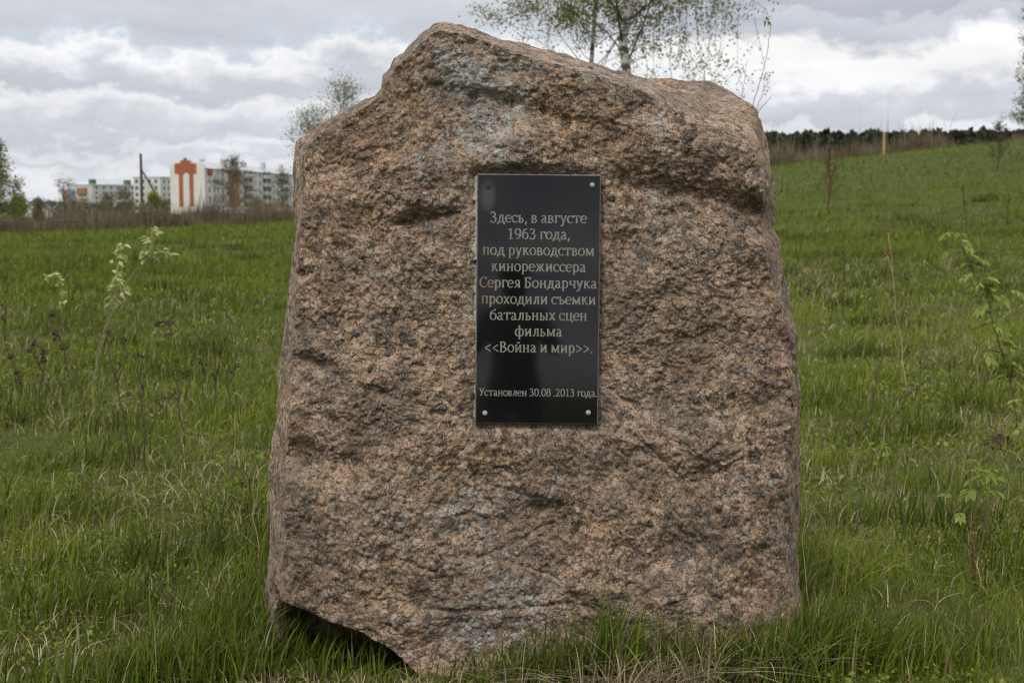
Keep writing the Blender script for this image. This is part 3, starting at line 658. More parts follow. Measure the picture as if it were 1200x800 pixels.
    for y0, y1, n, sz in ((3.8, 7.5, 26000, .020), (7.5, 14, 26000, .034), (14, 30, 20000, .06)):      # clover and other low broad leaves
        x, y = scatter(y0, y1, n, seed=int(y0 * 10)); k = ~in_stone(x, y) & (n2d(x, y, 1.1, 3, 6.6) > .02); x, y = x[k], y[k]; n = len(x)
        c = np.stack([x, y, T(x, y) + r_.uniform(.01, .055, n)], -1); v, f = leaf_quads(c, sz, r_); parts.append((v, f, np.zeros((0, 3), int), np.repeat(np.clip(r_.normal(.5, .13, n), 0, .74), 4)))
    V, F, A = merge_blades(parts)
    o = link('meadow_grass', big('meadow_grass', V, F, True, A), grass_m); props(o, 'green spring meadow grass with pale dead blades covering the field', 'grass', kind='stuff')
    # flattened straw
    parts = []
    for j, (cx, cy, rx, ry, n, h) in enumerate([(.42, 4.30, .10, .05, 220, .17), (.50, 4.33, .08, .04, 100, .22), (.30, 4.36, .2, .05, 50, .16), (-.75, 4.28, .22, .06, 300, .07), (-.40, 4.26, .18, .05, 160, .08), (.10, 4.33, .12, .04, 90, .16), (.72, 4.40, .1, .05, 110, .22),
            (-1.5, 4.7, .3, .2, 260, .09), (-1.2, 5.2, .4, .25, 400, .08), (-2.0, 5.4, .5, .4, 300, .08), (1.75, 7.8, .30, .4, 120, .10), (2.1, 7.6, .6, .6, 150, .08), (1.6, 8.6, .3, .4, 80, .10), (2.9, 11.8, 1.2, .6, 160, .08),
            (-2.4, 9.6, 1.1, .8, 160, .10), (-3.3, 7.6, .9, .7, 420, .08), (-1.6, 7.2, .7, .5, 300, .12), (4.2, 13.5, .8, .5, 90, .15), (1.6, 5.6, .5, .4, 220, .1)] + [(q * p_ * .40, p_, .25 + .03 * p_, .2 + .03 * p_, int(90 + 4 * p_), .07 + .003 * p_) for q, p_ in zip(np.random.default_rng(9).uniform(-1, 1, 70), 5.5 + 20 * np.random.default_rng(10).uniform(0, 1, 70) ** 1.4)]):
        x = r_.normal(cx, rx, n); y = r_.normal(cy, ry, n); k = ~in_stone(x, y) & (y > 3.7); x, y = x[k], y[k]; n = len(x)
        parts.append(blades(np.stack([x, y, T(x, y) + r_.uniform(0, .03, n)], -1), h * r_.uniform(.5, 1.3, n), np.full(n, .0032 + .0004 * cy), r_.uniform(.2, 1, n), 4, 1.15, 700 + j, .8, (.1, -.15)))
    V, F, A = merge_blades(parts)
    sm = leafy('dead_straw', [(0, (.085, .062, .035)), (.35, (.17, .13, .075)), (.7, (.29, .24, .145)), (1, (.40, .35, .23))], .2, .7)
    o = link('dry_straw', big('dry_straw', V, F, True, A), sm); props(o, 'pale flattened straw of last year lying around the boulder and in the meadow', 'dry grass', kind='stuff')
make_grass()

# ------------------------------------------------------------------ brush, wood edge
def make_brush():
    parts = []; r_ = np.random.default_rng(11)
    def belt(pts, n, h, w, depth, hv=.35):
        pts = np.array(pts, float); seg = np.hypot(*np.diff(pts, axis=0).T); cs = np.concatenate([[0], np.cumsum(seg)]); t = r_.uniform(0, cs[-1], n)
        x = np.interp(t, cs, pts[:, 0]); y = np.interp(t, cs, pts[:, 1]); y = y + np.abs(r_.normal(0, depth, n)); x = x + r_.normal(0, .8, n)
        hh = h * r_.lognormal(-.15, hv, n) * np.clip(1 + 1.7 * n2d(x, y, .22, 4, 6.0), .3, 1.7); hh = np.clip(hh, .2, None)
        rnd = np.clip(.5 + .6 * n2d(x, y, .3, 3, 4.0) + r_.normal(0, .16, n), 0, 1)
        parts.append(blades(np.stack([x, y, T(x, y) - .05], -1), hh, w * r_.uniform(.6, 1.5, n), rnd, 3, .26, int(r_.integers(1e6)), .9, (.05, 0)))
    belt([(-60, 84), (-33, 86), (-22, 94), (-10, 100)], 16000, 1.15, .035, 5, .28)
    belt([(-30, 94), (-20, 96), (-8, 100)], 9000, 1.5, .03, 5, .28)
    belt([(8, 106), (16, 106), (24, 108), (34, 109)], 12000, 1.1, .035, 3, .4)
    belt([(8, 102), (14, 103)], 2600, .9, .03, 3, .4)
    belt([(30, 108), (60, 110)], 5500, .75, .035, 3, .25)
    V, F, A = merge_blades(parts)
    m = leafy('dry_brush_twigs', [(0, (.055, .045, .028)), (.35, (.10, .075, .052)), (.6, (.15, .115, .08)), (.8, (.13, .125, .06)), (1, (.25, .205, .14))], .1, .9)
    o = link('dry_brush', big('dry_brush', V, F, True, A), m); props(o, 'brown leafless brush and dead stalks along the far edge of the meadow', 'brush', kind='stuff')
make_brush()
def birch_bark():
    t = NT('birch_bark'); mp = t.n('ShaderNodeMapping', {'Vector': t.co(), 'Scale': (1, 1, 3.2)}).outputs[0]
    f = t.noise(3.0, 4, .62, mp).outputs['Fac']; g = t.noise(30, 4, .6).outputs['Fac']
    return t.fin(t.mix(t.ramp(f, [(.50, 0), (.60, .95)]), t.ramp(g, [(.3, (.26, .245, .215)), (.7, (.44, .425, .39))]), (.035, .03, .027)), .75, None, .2)
bark_pale = birch_bark()
bark_dark = mottled('dark_bark', (.035, .028, .022), (.085, .070, .055), 20, .9)
bark_pine = mottled('pine_bark', (.05, .03, .02), (.13, .075, .045), 8, .9)
class Tree:
    def __init__(s, seed): s.r = np.random.default_rng(seed); s.V = []; s.F = []; s.k = 0; s.tips = []
    def tube(s, pts, rad, n=5):
        v, f = tube(pts, rad, n); s.V.append(v); s.F += [tuple(i + s.k for i in q) for q in f]; s.k += len(v)
    def branch(s, p, d, L, rad, lvl, droop=0.0, n=7, wob=.16, kids=5, up=.25, minr=.003):
        p = np.array(p, float); d = np.array(d, float); d /= np.linalg.norm(d); pts = [p]
        for i in range(n):
            d = d + s.r.normal(0, wob, 3) + np.array([0, 0, up * .18 - droop * (i / n) * .55]); d /= np.linalg.norm(d); p = p + d * L / n; pts.append(p)
        rr = np.linspace(rad, max(rad * .22, minr * .7), n + 1); s.tube(pts, rr, 6 if rad > .05 else 4 if rad > .012 else 3)
        if lvl <= 0:
            s.tips.append(np.array(pts)); return
        for q in range(kids):
            t = s.r.uniform(.25, 1.0); i = min(int(t * n), n - 1); b = pts[i] + (pts[i + 1] - pts[i]) * (t * n - i)
            dd = (pts[i + 1] - pts[i]); dd /= np.linalg.norm(dd); o = s.r.normal(size=3); o -= o @ dd * dd; o /= np.linalg.norm(o)
            s.branch(b, dd * .75 + o * .8, L * s.r.uniform(.35, .6) * (1.15 - .5 * t), rr[i] * .55 if rr[i] * .55 > minr else minr, lvl - 1, droop * 1.7, max(n - 1, 4), wob, kids, up * .6, minr)
        s.tips.append(np.array(pts[n // 2:]))
    def wood(s, name, mat, parent):
        V = np.concatenate(s.V); me = bpy.data.meshes.new(name); me.from_pydata([tuple(v) for v in V], [], s.F); me.polygons.foreach_set('use_smooth', [True] * len(s.F)); me.update()
        return link(name, me, mat, parent)
    def leaves(s, name, n, size, spread, mat, parent):
        w_ = np.array([len(t) for t in s.tips], float); id_ = s.r.choice(len(s.tips), n, p=w_ / w_.sum()); c = np.zeros((n, 3)); rr = np.zeros(n); tone = s.r.uniform(0, 1, len(s.tips))
        for j, k in enumerate(id_):
            t = s.tips[k]; a = s.r.uniform(0, len(t) - 1); i = min(int(a), len(t) - 2); c[j] = t[i] + (t[i + 1] - t[i]) * (a - i); rr[j] = np.clip(tone[k] * .6 + s.r.uniform(0, .4), 0, 1)
        c += s.r.normal(0, spread, (n, 3)); V, F = leaf_quads(c, size, s.r)
        return link(name, big(name, V, [F], False, {'rnd': np.repeat(rr, 4)}), mat, parent)
spring = leafy('spring_leaves', [(0, (.13, .135, .018)), (.5, (.20, .205, .03)), (1, (.28, .275, .06))], .55)
spring_dull = leafy('dull_spring_leaves', [(0, (.08, .085, .030)), (.5, (.12, .122, .048)), (1, (.165, .155, .075))], .3)
light_spring = leafy('light_spring_leaves', [(0, (.10, .115, .03)), (.5, (.15, .165, .045)), (1, (.21, .21, .08))], .45)
pale_spring = leafy('pale_spring_leaves', [(0, (.15, .16, .07)), (.5, (.20, .21, .10)), (1, (.26, .26, .14))], .45)
olive = leafy('brown_buds', [(0, (.06, .045, .028)), (.5, (.09, .07, .04)), (1, (.12, .10, .05))], .2)
bark_grey = mottled('grey_twigs', (.075, .065, .05), (.15, .13, .10), 20, .9)
def make_tree(name, label, cat, base, H, tr, seed, nb=14, start=.25, ang=.6, blen=.45, lvl=2, kids=5, droop=.2, leaves=2500, lsize=.06, spread=.05, leaf=spring, bark=bark_dark, group=None, lean=(0, 0), up=.3, minr=.004, first=None, rnd_crown=False):
    root = empty(name, base, label, cat, group); t = Tree(seed); n = 16
    pts = [np.array([lean[0] * (i / n) * H, lean[1] * (i / n) * H, H * i / n]) + (t.r.normal(0, .008 * H, 3) * [1, 1, 0] if i else 0) for i in range(n + 1)]
    pts[0][2] = -.15
    rad = [tr * (1 - .88 * (i / n) ** 1.1) for i in range(n + 1)]
    t.tube(pts, rad, 9); tw = t.wood('trunk', bark, root); t.V, t.F, t.k = [], [], 0
    for b in range(nb):
        f = start + (1 - start) * (b + t.r.uniform(0, .8)) / nb; i = min(int(f * n), n - 1); p = pts[i] + (pts[i + 1] - pts[i]) * (f * n - i)
        a = b * 2.4 + t.r.uniform(-.5, .5); e = ang + .5 * f
        t.branch(p, (math.cos(a) * math.cos(e), math.sin(a) * math.cos(e), math.sin(e)), H * blen * (.25 + .95 * math.sin(math.pi * min(.12 + .88 * f, 1)) ** .8 if rnd_crown else 1.1 - .75 * f) * t.r.uniform(.7, 1.2), max(rad[i] * (.22 if bark is bark_pale else .42), minr * 1.5), lvl, droop, 7, .15, kids, up, minr)
    if first: first(t, pts, rad)
    t.wood('branches', bark_dark if bark is bark_pale else bark, root)
    if leaves: t.leaves('crown', leaves, lsize, spread, leaf, root)
    return root
# the two birches behind the boulder
def dangle(t, pts, rad):
    for k in range(46):
        h = t.r.uniform(4.6, 7.2); a = t.r.uniform(-1.0, 1.6); L = t.r.uniform(.9, 2.5)
        p = np.array([math.cos(a) * L, math.sin(a) * L, h]); t.branch(p, (t.r.normal(0, .12), t.r.normal(0, .12), -1), t.r.uniform(.9, 2.2), .006, 1, 0, 6, .06, 3, -.5, .003)
make_tree('birch_tree', 'birch with a thick white trunk and hanging twigs rising behind the boulder', 'tree', ground_at(737, 28), 11.5, .125, 31, 48, .33, .62, .34, 2, 6, .22, 38000, .052, .07, spring, bark_pale, None, (.004, 0), .35, .0045, dangle)
make_tree('birch_tree', 'slimmer birch with a dense yellow green crown, left of the thick white trunk', 'tree', ground_at(698, 31), 10.5, .07, 47, 48, .3, .6, .36, 2, 6, .18, 60000, .055, .12, spring, bark_pale, None, (-.015, 0), .3, .0045)
make_tree('young_birch', 'thin feathery treetop just above the left shoulder of the boulder', 'tree', ground_at(366, 42), 3.6, .03, 5, 30, .3, .7, .32, 1, 5, .0, 2600, .05, .16, pale_spring, bark_dark, None, (0, 0), .3, .005, None, True)
make_tree('young_birch', 'taller sparse treetop rising over the sloping left edge of the boulder', 'tree', ground_at(402, 40), 4.15, .035, 6, 30, .3, .7, .32, 1, 5, .0, 2800, .05, .16, pale_spring, bark_dark, None, (.01, 0), .3, .005, None, True)
make_tree('roadside_tree', 'leafy green tree cut off by the left edge of the photo, before the flats', 'tree', ground_at(-6, 92), 5.2, .10, 8, 34, .1, .5, .40, 2, 5, .0, 9000, .13, .2, light_spring, bark_dark)
make_tree('hillside_tree', 'fresh green tree cut off by the right edge of the photo, on the ridge', 'tree', ground_at(1206, 70), 8.2, .10, 9, 40, .1, .85, .20, 2, 5, .0, 6500, .09, .12, light_spring, bark_dark)
make_tree('bare_tree', 'half bare tree with a rounded twiggy crown in front of the long white apartment block', 'tree', ground_at(274, 118), 5.0, .11, 12, 30, .14, .6, .36, 2, 5, .0, 1100, .10, .25, spring_dull, bark_grey, None, (0, 0), .3, .016, None, True)
make_tree('willow_bush', 'reddish bare many-stemmed bush alone on the right hillside', 'bush', ground_at(971, 44), 1.9, .02, 15, 26, .02, 1.15, .5, 1, 4, 0, 120, .05, .03, olive, mottled('red_twigs', (.06, .033, .022), (.11, .06, .04), 20, .9), None, (0, 0), .5, .006)
make_tree('willow_bush', 'low dark bush near the ridge top at the far right', 'bush', ground_at(1168, 66), 2.0, .03, 16, 22, .02, .9, .6, 1, 4, 0, 500, .08, .06, olive, bark_dark, None, (0, 0), .5, .008)

# ------------------------------------------------------------------ far wood on the ridge
def make_forest():
    r_ = np.random.default_rng(21); V = []; F = []; A = []; TV = MB()
    for i in range(430):
        px = r_.uniform(840, 1420); Y = r_.uniform(165, 215); b = ground_at(px, Y)
        top = 1.5 + (245 - (160 - (px - 900) * .012 + r_.normal(0, 2.4))) / 1667 * Y; H = max(top - b[2], 3)
        n = 200; t = r_.uniform(.05, 1, n) ** .8; wr = (.24 * H) * (1.02 - t) ** .55 * r_.uniform(.2, 1.1, n); a = r_.uniform(0, 6.28, n)
        c = np.stack([b[0] + wr * np.cos(a), b[1] + wr * np.sin(a), b[2] + H * t], -1)
        v, f = leaf_quads(c, .7, r_); F.append(f + sum(len(q) for q in V)); V.append(v); A.append(np.repeat(np.clip(r_.normal(.45, .25) + r_.normal(0, .1, n), 0, 1), 4))
        TV.tube([b - [0, 0, .3], b + [0, 0, H * .92]], [.14, .03], 4)
    nv = sum(len(q) for q in V); V = np.concatenate(V + [np.array(TV.v)]); A = np.concatenate(A + [np.full(len(TV.v), .0)])
    quads = np.concatenate(F + [np.array([q for q in TV.f if len(q) == 4]) + nv])
    m = leafy('pine_needles', [(0, (.018, .024, .016)), (.5, (.032, .042, .026)), (1, (.058, .062, .036))], .1, .9)  # needle colours lightened, so distance haze is painted into them
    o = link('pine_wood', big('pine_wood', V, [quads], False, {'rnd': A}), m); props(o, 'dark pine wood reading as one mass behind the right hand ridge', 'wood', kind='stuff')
    # far tree line on the left horizon
    V = []; F = []; A = []
    for i in range(260):
        px = r_.uniform(-260, 420); Y = r_.uniform(600, 760); b = ground_at(px, Y); H = r_.uniform(2.5, 5.5); n = 40
        t = r_.uniform(0, 1, n); a = r_.uniform(0, 6.28, n); wr = 3.5 * r_.uniform(0, 1, n)
        c = np.stack([b[0] + wr * np.cos(a), b[1] + wr * np.sin(a), b[2] + H * t], -1); v, f = leaf_quads(c, 1.6, r_)
        F.append(f + 4 * n * len(V)); V.append(v); A.append(np.repeat(r_.uniform(0, 1, n), 4))
    o = link('far_treeline', big('far_treeline', np.concatenate(V), [np.concatenate(F)], False, {'rnd': np.concatenate(A)}), leafy('far_leaves', [(0, (.045, .055, .035)), (1, (.09, .10, .06))], .1, .9))
    props(o, 'low hazy line of far trees on the left horizon among the flats', 'tree line', kind='stuff')
make_forest()

# ------------------------------------------------------------------ buildings on the left
cream = mottled('cream_brick', (.46, .44, .40), (.56, .54, .50), .6, .9)
redbrick = mottled('red_brick', (.235, .075, .042), (.29, .095, .055), .8, .9)
panel = mottled('grey_panels', (.36, .36, .35), (.46, .46, .44), .15, .9)
panel2 = mottled('pale_panels', (.42, .42, .41), (.52, .52, .50), .15, .9)
tin = mottled('weathered_tin_roof', (.25, .28, .31), (.36, .39, .42), .4, .5, 0, .5)
glass = simple('window_glass', (.09, .10, .11), .15, .5); dkrec = mottled('loggia_shadow_side', (.12, .115, .11), (.17, .165, .16), .4)  # glass base colour greyed to stand for haze and reflected sky
browncl = mottled('brown_cladding', (.20, .11, .055), (.27, .15, .08), .4); greenbox = mottled('green_paint', (.05, .10, .06), (.08, .14, .09), 1)
bluep = mottled('blue_glazing', (.09, .16, .24), (.14, .22, .30), .3, .4)
def winmesh(w_, h):
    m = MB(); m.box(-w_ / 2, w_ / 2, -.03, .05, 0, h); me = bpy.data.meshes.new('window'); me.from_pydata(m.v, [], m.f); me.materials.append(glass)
    f = MB()
    for a in ((-w_ / 2 - .08, -w_ / 2 + .04, -.08, h + .08), (w_ / 2 - .04, w_ / 2 + .08, -.08, h + .08), (-.05, .05, 0, h), (-w_ / 2 - .08, w_ / 2 + .08, -.14, -.02), (-w_ / 2 - .08, w_ / 2 + .08, h - .02, h + .1)):
        f.box(a[0], a[1], -.06 - .002 * len(f.v) / 8, .02, a[2], a[3])
    fm = bpy.data.meshes.new('frame'); fm.from_pydata(f.v, [], f.f); fm.materials.append(simple('white_frame', (.55, .55, .53), .6))
    return me, fm
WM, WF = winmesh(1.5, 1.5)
def windows(root, spots, frame=True):         # spots: x, y, z, yaw
    for x, y, z, a in spots:
        o = link('window', WM, None, root); o.location = (x, y, z); o.rotation_euler[2] = a
        if frame: q = link('frame', WF, None, o)
def long_block():
    b = ground_at(200, 430); b[2] = 0; root = empty('apartment_building', b, 'long cream apartment block with a red brick emblem on its end wall', 'apartment block', None, R(-9.3))
    W, L, Hh = 11.0, 104, 14.2
    m = MB(); m.prism([(0, -1), (W, -1), (W, 14.6), (W - 1.2, 15.3), (1.2, 15.3), (0, 14.6)], 0, .5); m.build('end_wall', cream, root)
    m = MB(); m.box(.05, W - .05, .5, L, -1, Hh - .6); m.build('wall', panel2, root)
    m = MB(); s = 11.0 / 42
    def X(p): return (p - 200) * s
    def Z(y): return 1.5 + (245 - y) * .258
    poly = [(206, 204), (206, 193), (213, 192), (213, 189), (217, 188.6), (217, 186), (221, 186), (221, 188.6), (225, 189), (225, 192), (232, 193), (232, 204), (228.2, 204), (228.2, 242), (223.6, 242), (223.6, 205), (219.6, 202), (215.6, 205), (215.6, 242), (211, 242), (211, 204)]
    m.prism([(X(a), Z(c)) for a, c in poly][::-1], -.18, -.002); m.build('emblem', redbrick, root)
    m = MB(); m.prism([(-.3, Hh - .6), (W + .4, Hh - .6), (W / 2 + 1, Hh + 1.6), (W / 2 - 1, Hh + 1.6)], .52, L + .2); m.build('roof', tin, root)
    m = MB(); m.box(W - .03, W + .06, 1, 8, -1, Hh - .8); m.build('side_panel', cream, root)
    m = MB(); m.box(W - .02, W + .9, 20, 27, -1, Hh - .7); m.build('stair_tower', browncl, root)
    m = MB(); m.box(W - .02, W + .5, 2.0, 5.5, 11.6, 13.4); m.build('brick_band', redbrick, root)
    spots = [(W + .075, 3.5 + k * 4, 1 + f * 2.75, R(90)) for k in range(2) for f in range(4)] + [(W + .015, 11 + k * 4, 1 + f * 2.75, R(90)) for k in range(2) for f in range(5)]
    for k in range(16):
        y = 31 + k * 4.6
        for f in range(5):
            if k % 4 in (1, 2):
                mm = bal_mesh if 'bal_mesh' in globals() else None
                o = link('balcony', BAL, None, root); o.location = (W, y, .6 + f * 2.75)
            else: spots.append((W + .015, y, 1 + f * 2.75, R(90)))
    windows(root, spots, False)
    for k in range(10):
        m = MB(); y = 12 + k * 9.5; x = W * .5 + (2.2 if k % 2 else -1); m.box(x, x + 1.1, y, y + 1.4, Hh - .2, Hh + 2.3 + .2 * (k % 3)); m.box(x - .12, x + 1.22, y - .12, y + 1.52, Hh + 2.32 + .2 * (k % 3), Hh + 2.5 + .2 * (k % 3)); m.build('chimney', panel, root)
def balmesh():
    m = MB(); m.box(0, 1.1, -2, 2, 0, .15); m.box(1.0, 1.1, -2, 2, .152, 1.2); m.box(0, .998, -2, -1.9, .152, 1.2); m.box(0, .998, 1.9, 2, .152, 1.2); m.box(.02, .05, -1.8, 1.8, .16, 2.4, 1)
    me = bpy.data.meshes.new('balcony'); me.from_pydata(m.v, [], m.f); me.polygons.foreach_set('material_index', m.m); me.materials.append(panel); me.materials.append(dkrec); return me
BAL = balmesh()
long_block()
def mid_block():
    b = ground_at(157, 600); b[2] = 0; root = empty('apartment_building', b, 'pale grey apartment block between the utility pole and the red emblem wall', 'apartment block', None, R(-16))
    k = 600 / 1667; W = 34 * k * 1.04; m = MB(); m.box(0, W, 0, 22, -1, 14.4); m.build('wall', panel2, root); m = MB(); m.box(-.2, W + .2, -.2, 22.2, 14.402, 14.9); m.build('roof', panel, root)
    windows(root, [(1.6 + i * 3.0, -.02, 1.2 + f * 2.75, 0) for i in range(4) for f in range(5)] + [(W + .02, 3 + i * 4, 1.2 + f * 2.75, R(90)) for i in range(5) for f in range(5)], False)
    m = MB(); m.box(W * .45, W * .72, -.9, -.002, 4, 12.2); m.build('loggia', panel, root)
mid_block()
def far_block():
    Y = 780; b = ground_at(80, Y); b[2] = 0; k = Y / 1667; root = empty('apartment_building', b, 'long low grey panel block with green roof vents, farthest left', 'apartment block', None, R(-34))
    W = 20; L = 60
    m = MB(); m.box(0, W, 0, L, -1, 14.2); m.build('wall', panel, root); m = MB(); m.box(-.3, W + .3, -.3, L + .3, 14.202, 14.8); m.build('roof', panel2, root)
    m = MB(); m.box(1.0, 5.5, -.6, -.002, 5.5, 12.0); m.build('glazed_bay', bluep, root); m = MB(); m.box(9, 16, -1.2, -.002, 9.5, 12.8); m.build('loggia', browncl, root)
    m = MB(); m.box(-9, -1.0, 4, 14, -1, 12); m.build('annex', browncl, root); m = MB(); m.box(-5, -2, 5, 8, 12.002, 15.5); m.build('stair_head', panel2, root)
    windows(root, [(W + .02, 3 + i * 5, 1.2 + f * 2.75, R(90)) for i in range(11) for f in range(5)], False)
    for y in (2, 26, 52): m = MB(); m.box(W - 5, W - 2.2, y, y + 2.8, 14.802, 17.4); m.build('roof_vent', greenbox, root)
far_block()
def cottage():
    b = ground_at(43, 240); root = empty('cottage', b, 'small house with a pale gable, half hidden in bushes at the far left', 'house', None, R(14))
    m = MB(); m.prism([(-2.6, -.3), (2.6, -.3), (2.6, .9), (0, 3.2), (-2.6, .9)], 0, 7); m.build('wall', panel2, root)
    m = MB()
    for s in (-1, 1): m.prism([(0, 3.25), (s * 3.0, .65), (s * 3.0, .8), (0, 3.45)][::s], -.4, 7.4)
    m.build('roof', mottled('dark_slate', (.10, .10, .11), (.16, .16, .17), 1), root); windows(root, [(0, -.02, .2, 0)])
cottage()
def shed():
    b = ground_at(292, 150); root = empty('long_shed', b, 'long low shed with a pale tin roof before the white apartment block', 'shed', None, R(-4))
    m = MB(); m.box(-3, 3.6, 0, 4, -.3, .9); m.build('wall', mottled('shed_boards', (.17, .14, .12), (.25, .21, .18), 2), root)
    m = MB(); m.prism([(-3.3, .9), (3.9, .9), (3.7, 1.55), (-2.7, 1.55)], -.3, 4.3); m.build('roof', mottled('pale_tin', (.42, .43, .44), (.55, .56, .57), 1.2, .5), root)
shed()
grey_wood = mottled('grey_wood', (.05, .044, .038), (.10, .09, .08), 6, .9)
def fence():
    a, b = ground_at(-25, 89), ground_at(98, 92); root = empty('board_fence', a, 'low grey broken board fence at the left edge of the meadow', 'fence')
    d = b - a; n = 7
    for i in range(n): p = d * i / (n - 1); m = MB(); m.box(p[0] - .06, p[0] + .06, p[1] - .06, p[1] + .06, p[2] - .3, p[2] + .72); m.build('post', grey_wood, root)
    for i in range(n - 1):
        if i == 3: continue
        p, q = d * i / (n - 1), d * (i + 1) / (n - 1); m = MB()
        for z in (.2, .42, .62): m.tube([p + [.06, -.09, z + .03 * (i % 2)], q + [-.06, -.09, z]], .07, 4)
        m.build('boards', grey_wood, root)
fence()
def rail_fence():
    a, b = ground_at(262, 120), ground_at(360, 116); root = empty('rail_fence', a, 'thin dark rail fence in front of the pale roofed shed', 'fence'); d = b - a; n = 6
    for i in range(n): p = d * i / (n - 1); m = MB(); m.box(p[0] - .05, p[0] + .05, p[1] - .05, p[1] + .05, p[2] - .3, p[2] + 1.35); m.build('post', grey_wood, root)
    for z in (.7, 1.2): m = MB(); m.tube([[0, -.09, z], d + [0, -.09, z]], .035, 4); m.build('rail', grey_wood, root)
rail_fence()
pole_m = mottled('tarred_pole', (.035, .03, .026), (.075, .065, .055), 3, .9)
def pole():
    Y = 165; b = ground_at(166.5, Y); root = empty('utility_pole', b, 'dark wooden utility pole with a slanting brace on its right', 'utility pole')
    top = P(166.5, 180, Y)[2] - b[2]; m = MB(); m.tube([(0, 0, -.5), (0, 0, top * .5), (0, 0, top)], [.19, .17, .14], 8); m.build('pole', pole_m, root)
    z1 = P(168, 198, Y)[2] - b[2]; x2 = ground_at(203, Y)[0] - b[0]; m = MB(); m.tube([(.05, -.2, z1), (x2, -.2, -.3)], [.10, .13], 8); m.build('brace', pole_m, root)
pole()
def marker(px, y0, Y, r_, label, mat):
    b = ground_at(px, Y); root = empty('post', b, label, 'post'); h = P(px, y0, Y)[2] - b[2]; m = MB(); m.tube([(0, 0, -.3), (0, 0, h)], [r_, r_ * .85], 7); m.build('shaft', mat, root); m = MB(); m.tube([(0, 0, h + .002), (0, 0, h + .1)], [r_ * .9, r_ * .2], 7); m.build('cap', mat, root)
marker(1034, 157, 106, .11, 'tall ochre post in front of the pine wood on the ridge', mottled('ochre_paint', (.26, .17, .07), (.36, .25, .11), 3))
for px, y0, nm in ((1053, 160, 'thin pale birch stem just right of the ochre post'), (1058, 153, 'whiter birch stem standing second right of the ochre post')):
    make_tree('slim_birch', nm, 'tree', ground_at(px, 112), P(px, y0, 112)[2] - ground_at(px, 112)[2], .075, px, 9, .5, .9, .16, 1, 3, 0, 60, .1, .05, olive, bark_pale, None, (0, 0), .4, .008)

# bushes and small trees before the buildings
for i, (px, Y, H, label, lf, n, tr, nb) in enumerate((
    (75, 150, 4.6, 'bare brown tree in front of the brown annex, nearest the left flats', olive, 300, .07, 16),
    (100, 140, 2.5, 'dark leafless bush below the blue glazed bay of the left block', olive, 350, .06, 20),
    (88, 146, 2.3, 'twiggy brown bush between two taller ones before the left block', olive, 500, .06, 24),
    (127, 150, 3.1, 'yellowish green tree before the middle of the long grey block', spring_dull, 900, .06, 20),
    (146, 155, 3.7, 'upright green tree just left of the utility pole', spring_dull, 900, .06, 20),
    (180, 140, 2.9, 'rounded green bush between the utility pole and its brace', spring, 2200, .07, 28),
    (192, 150, 2.3, 'low green bush at the foot of the pole brace', spring_dull, 1300, .06, 26),
    (331, 125, 4.4, 'slender twiggy tree against the right end of the white block', spring_dull, 500, .05, 16),
    (22, 120, 2.4, 'dense low green bush under the leafy tree at the left edge', spring, 2200, .07, 28),
    (45, 135, 2.2, 'low green bush beside the small pale gabled house', spring_dull, 1500, .06, 26),
    (300, 112, 1.9, 'low brown bush before the shed roof', olive, 500, .05, 24))):
    make_tree('small_tree' if H > 3 else 'shrub', label, 'tree' if H > 3 else 'bush', ground_at(px, Y), H * .9, tr * .7, 100 + i, nb, .05 if H < 3.2 else .12, .6, .38, 2, 4, 0, n, .15, .22, lf, bark_grey, None, (0, 0), .25, .016, None, True)

# ------------------------------------------------------------------ plants in the meadow
def hit(px, py):
    d = ray(px, py); lo_, hi_ = 3.0, 100.0; ks = np.geomspace(3, 140, 1500); p = np.array([0, 0, EYE]) + d[None] * ks[:, None]; k = np.argmax(p[:, 2] < T(p[:, 0], p[:, 1])); return p[k]
dry_stem = mottled('dry_stem', (.035, .024, .018), (.085, .06, .045), 30, .9); straw_stem = mottled('straw_stem', (.26, .20, .11), (.38, .31, .19), 20, .8); red_stem = mottled('reddish_stem', (.07, .035, .03), (.13, .07, .05), 30, .8)
seed_m = mottled('seed_head', (.03, .02, .015), (.075, .05, .035), 40, 1); rust_head = mottled('rusty_seed_head', (.13, .055, .02), (.24, .11, .045), 40, 1)
def clod(m, c, r, seed, flat=1.0):
    q = np.random.default_rng(seed); a, b = 8, 6; V = []
    for i in range(b + 1):
        for j in range(a):
            e = math.pi * (i / b - .5); rr = r * (1 + q.normal(0, .22)); V.append((c[0] + rr * math.cos(e) * math.cos(6.283 * j / a), c[1] + rr * math.cos(e) * math.sin(6.283 * j / a), c[2] + rr * math.sin(e) * flat))
    m.add(V, [(i * a + j, i * a + (j + 1) % a, (i + 1) * a + (j + 1) % a, (i + 1) * a + j) for i in range(b) for j in range(a)])
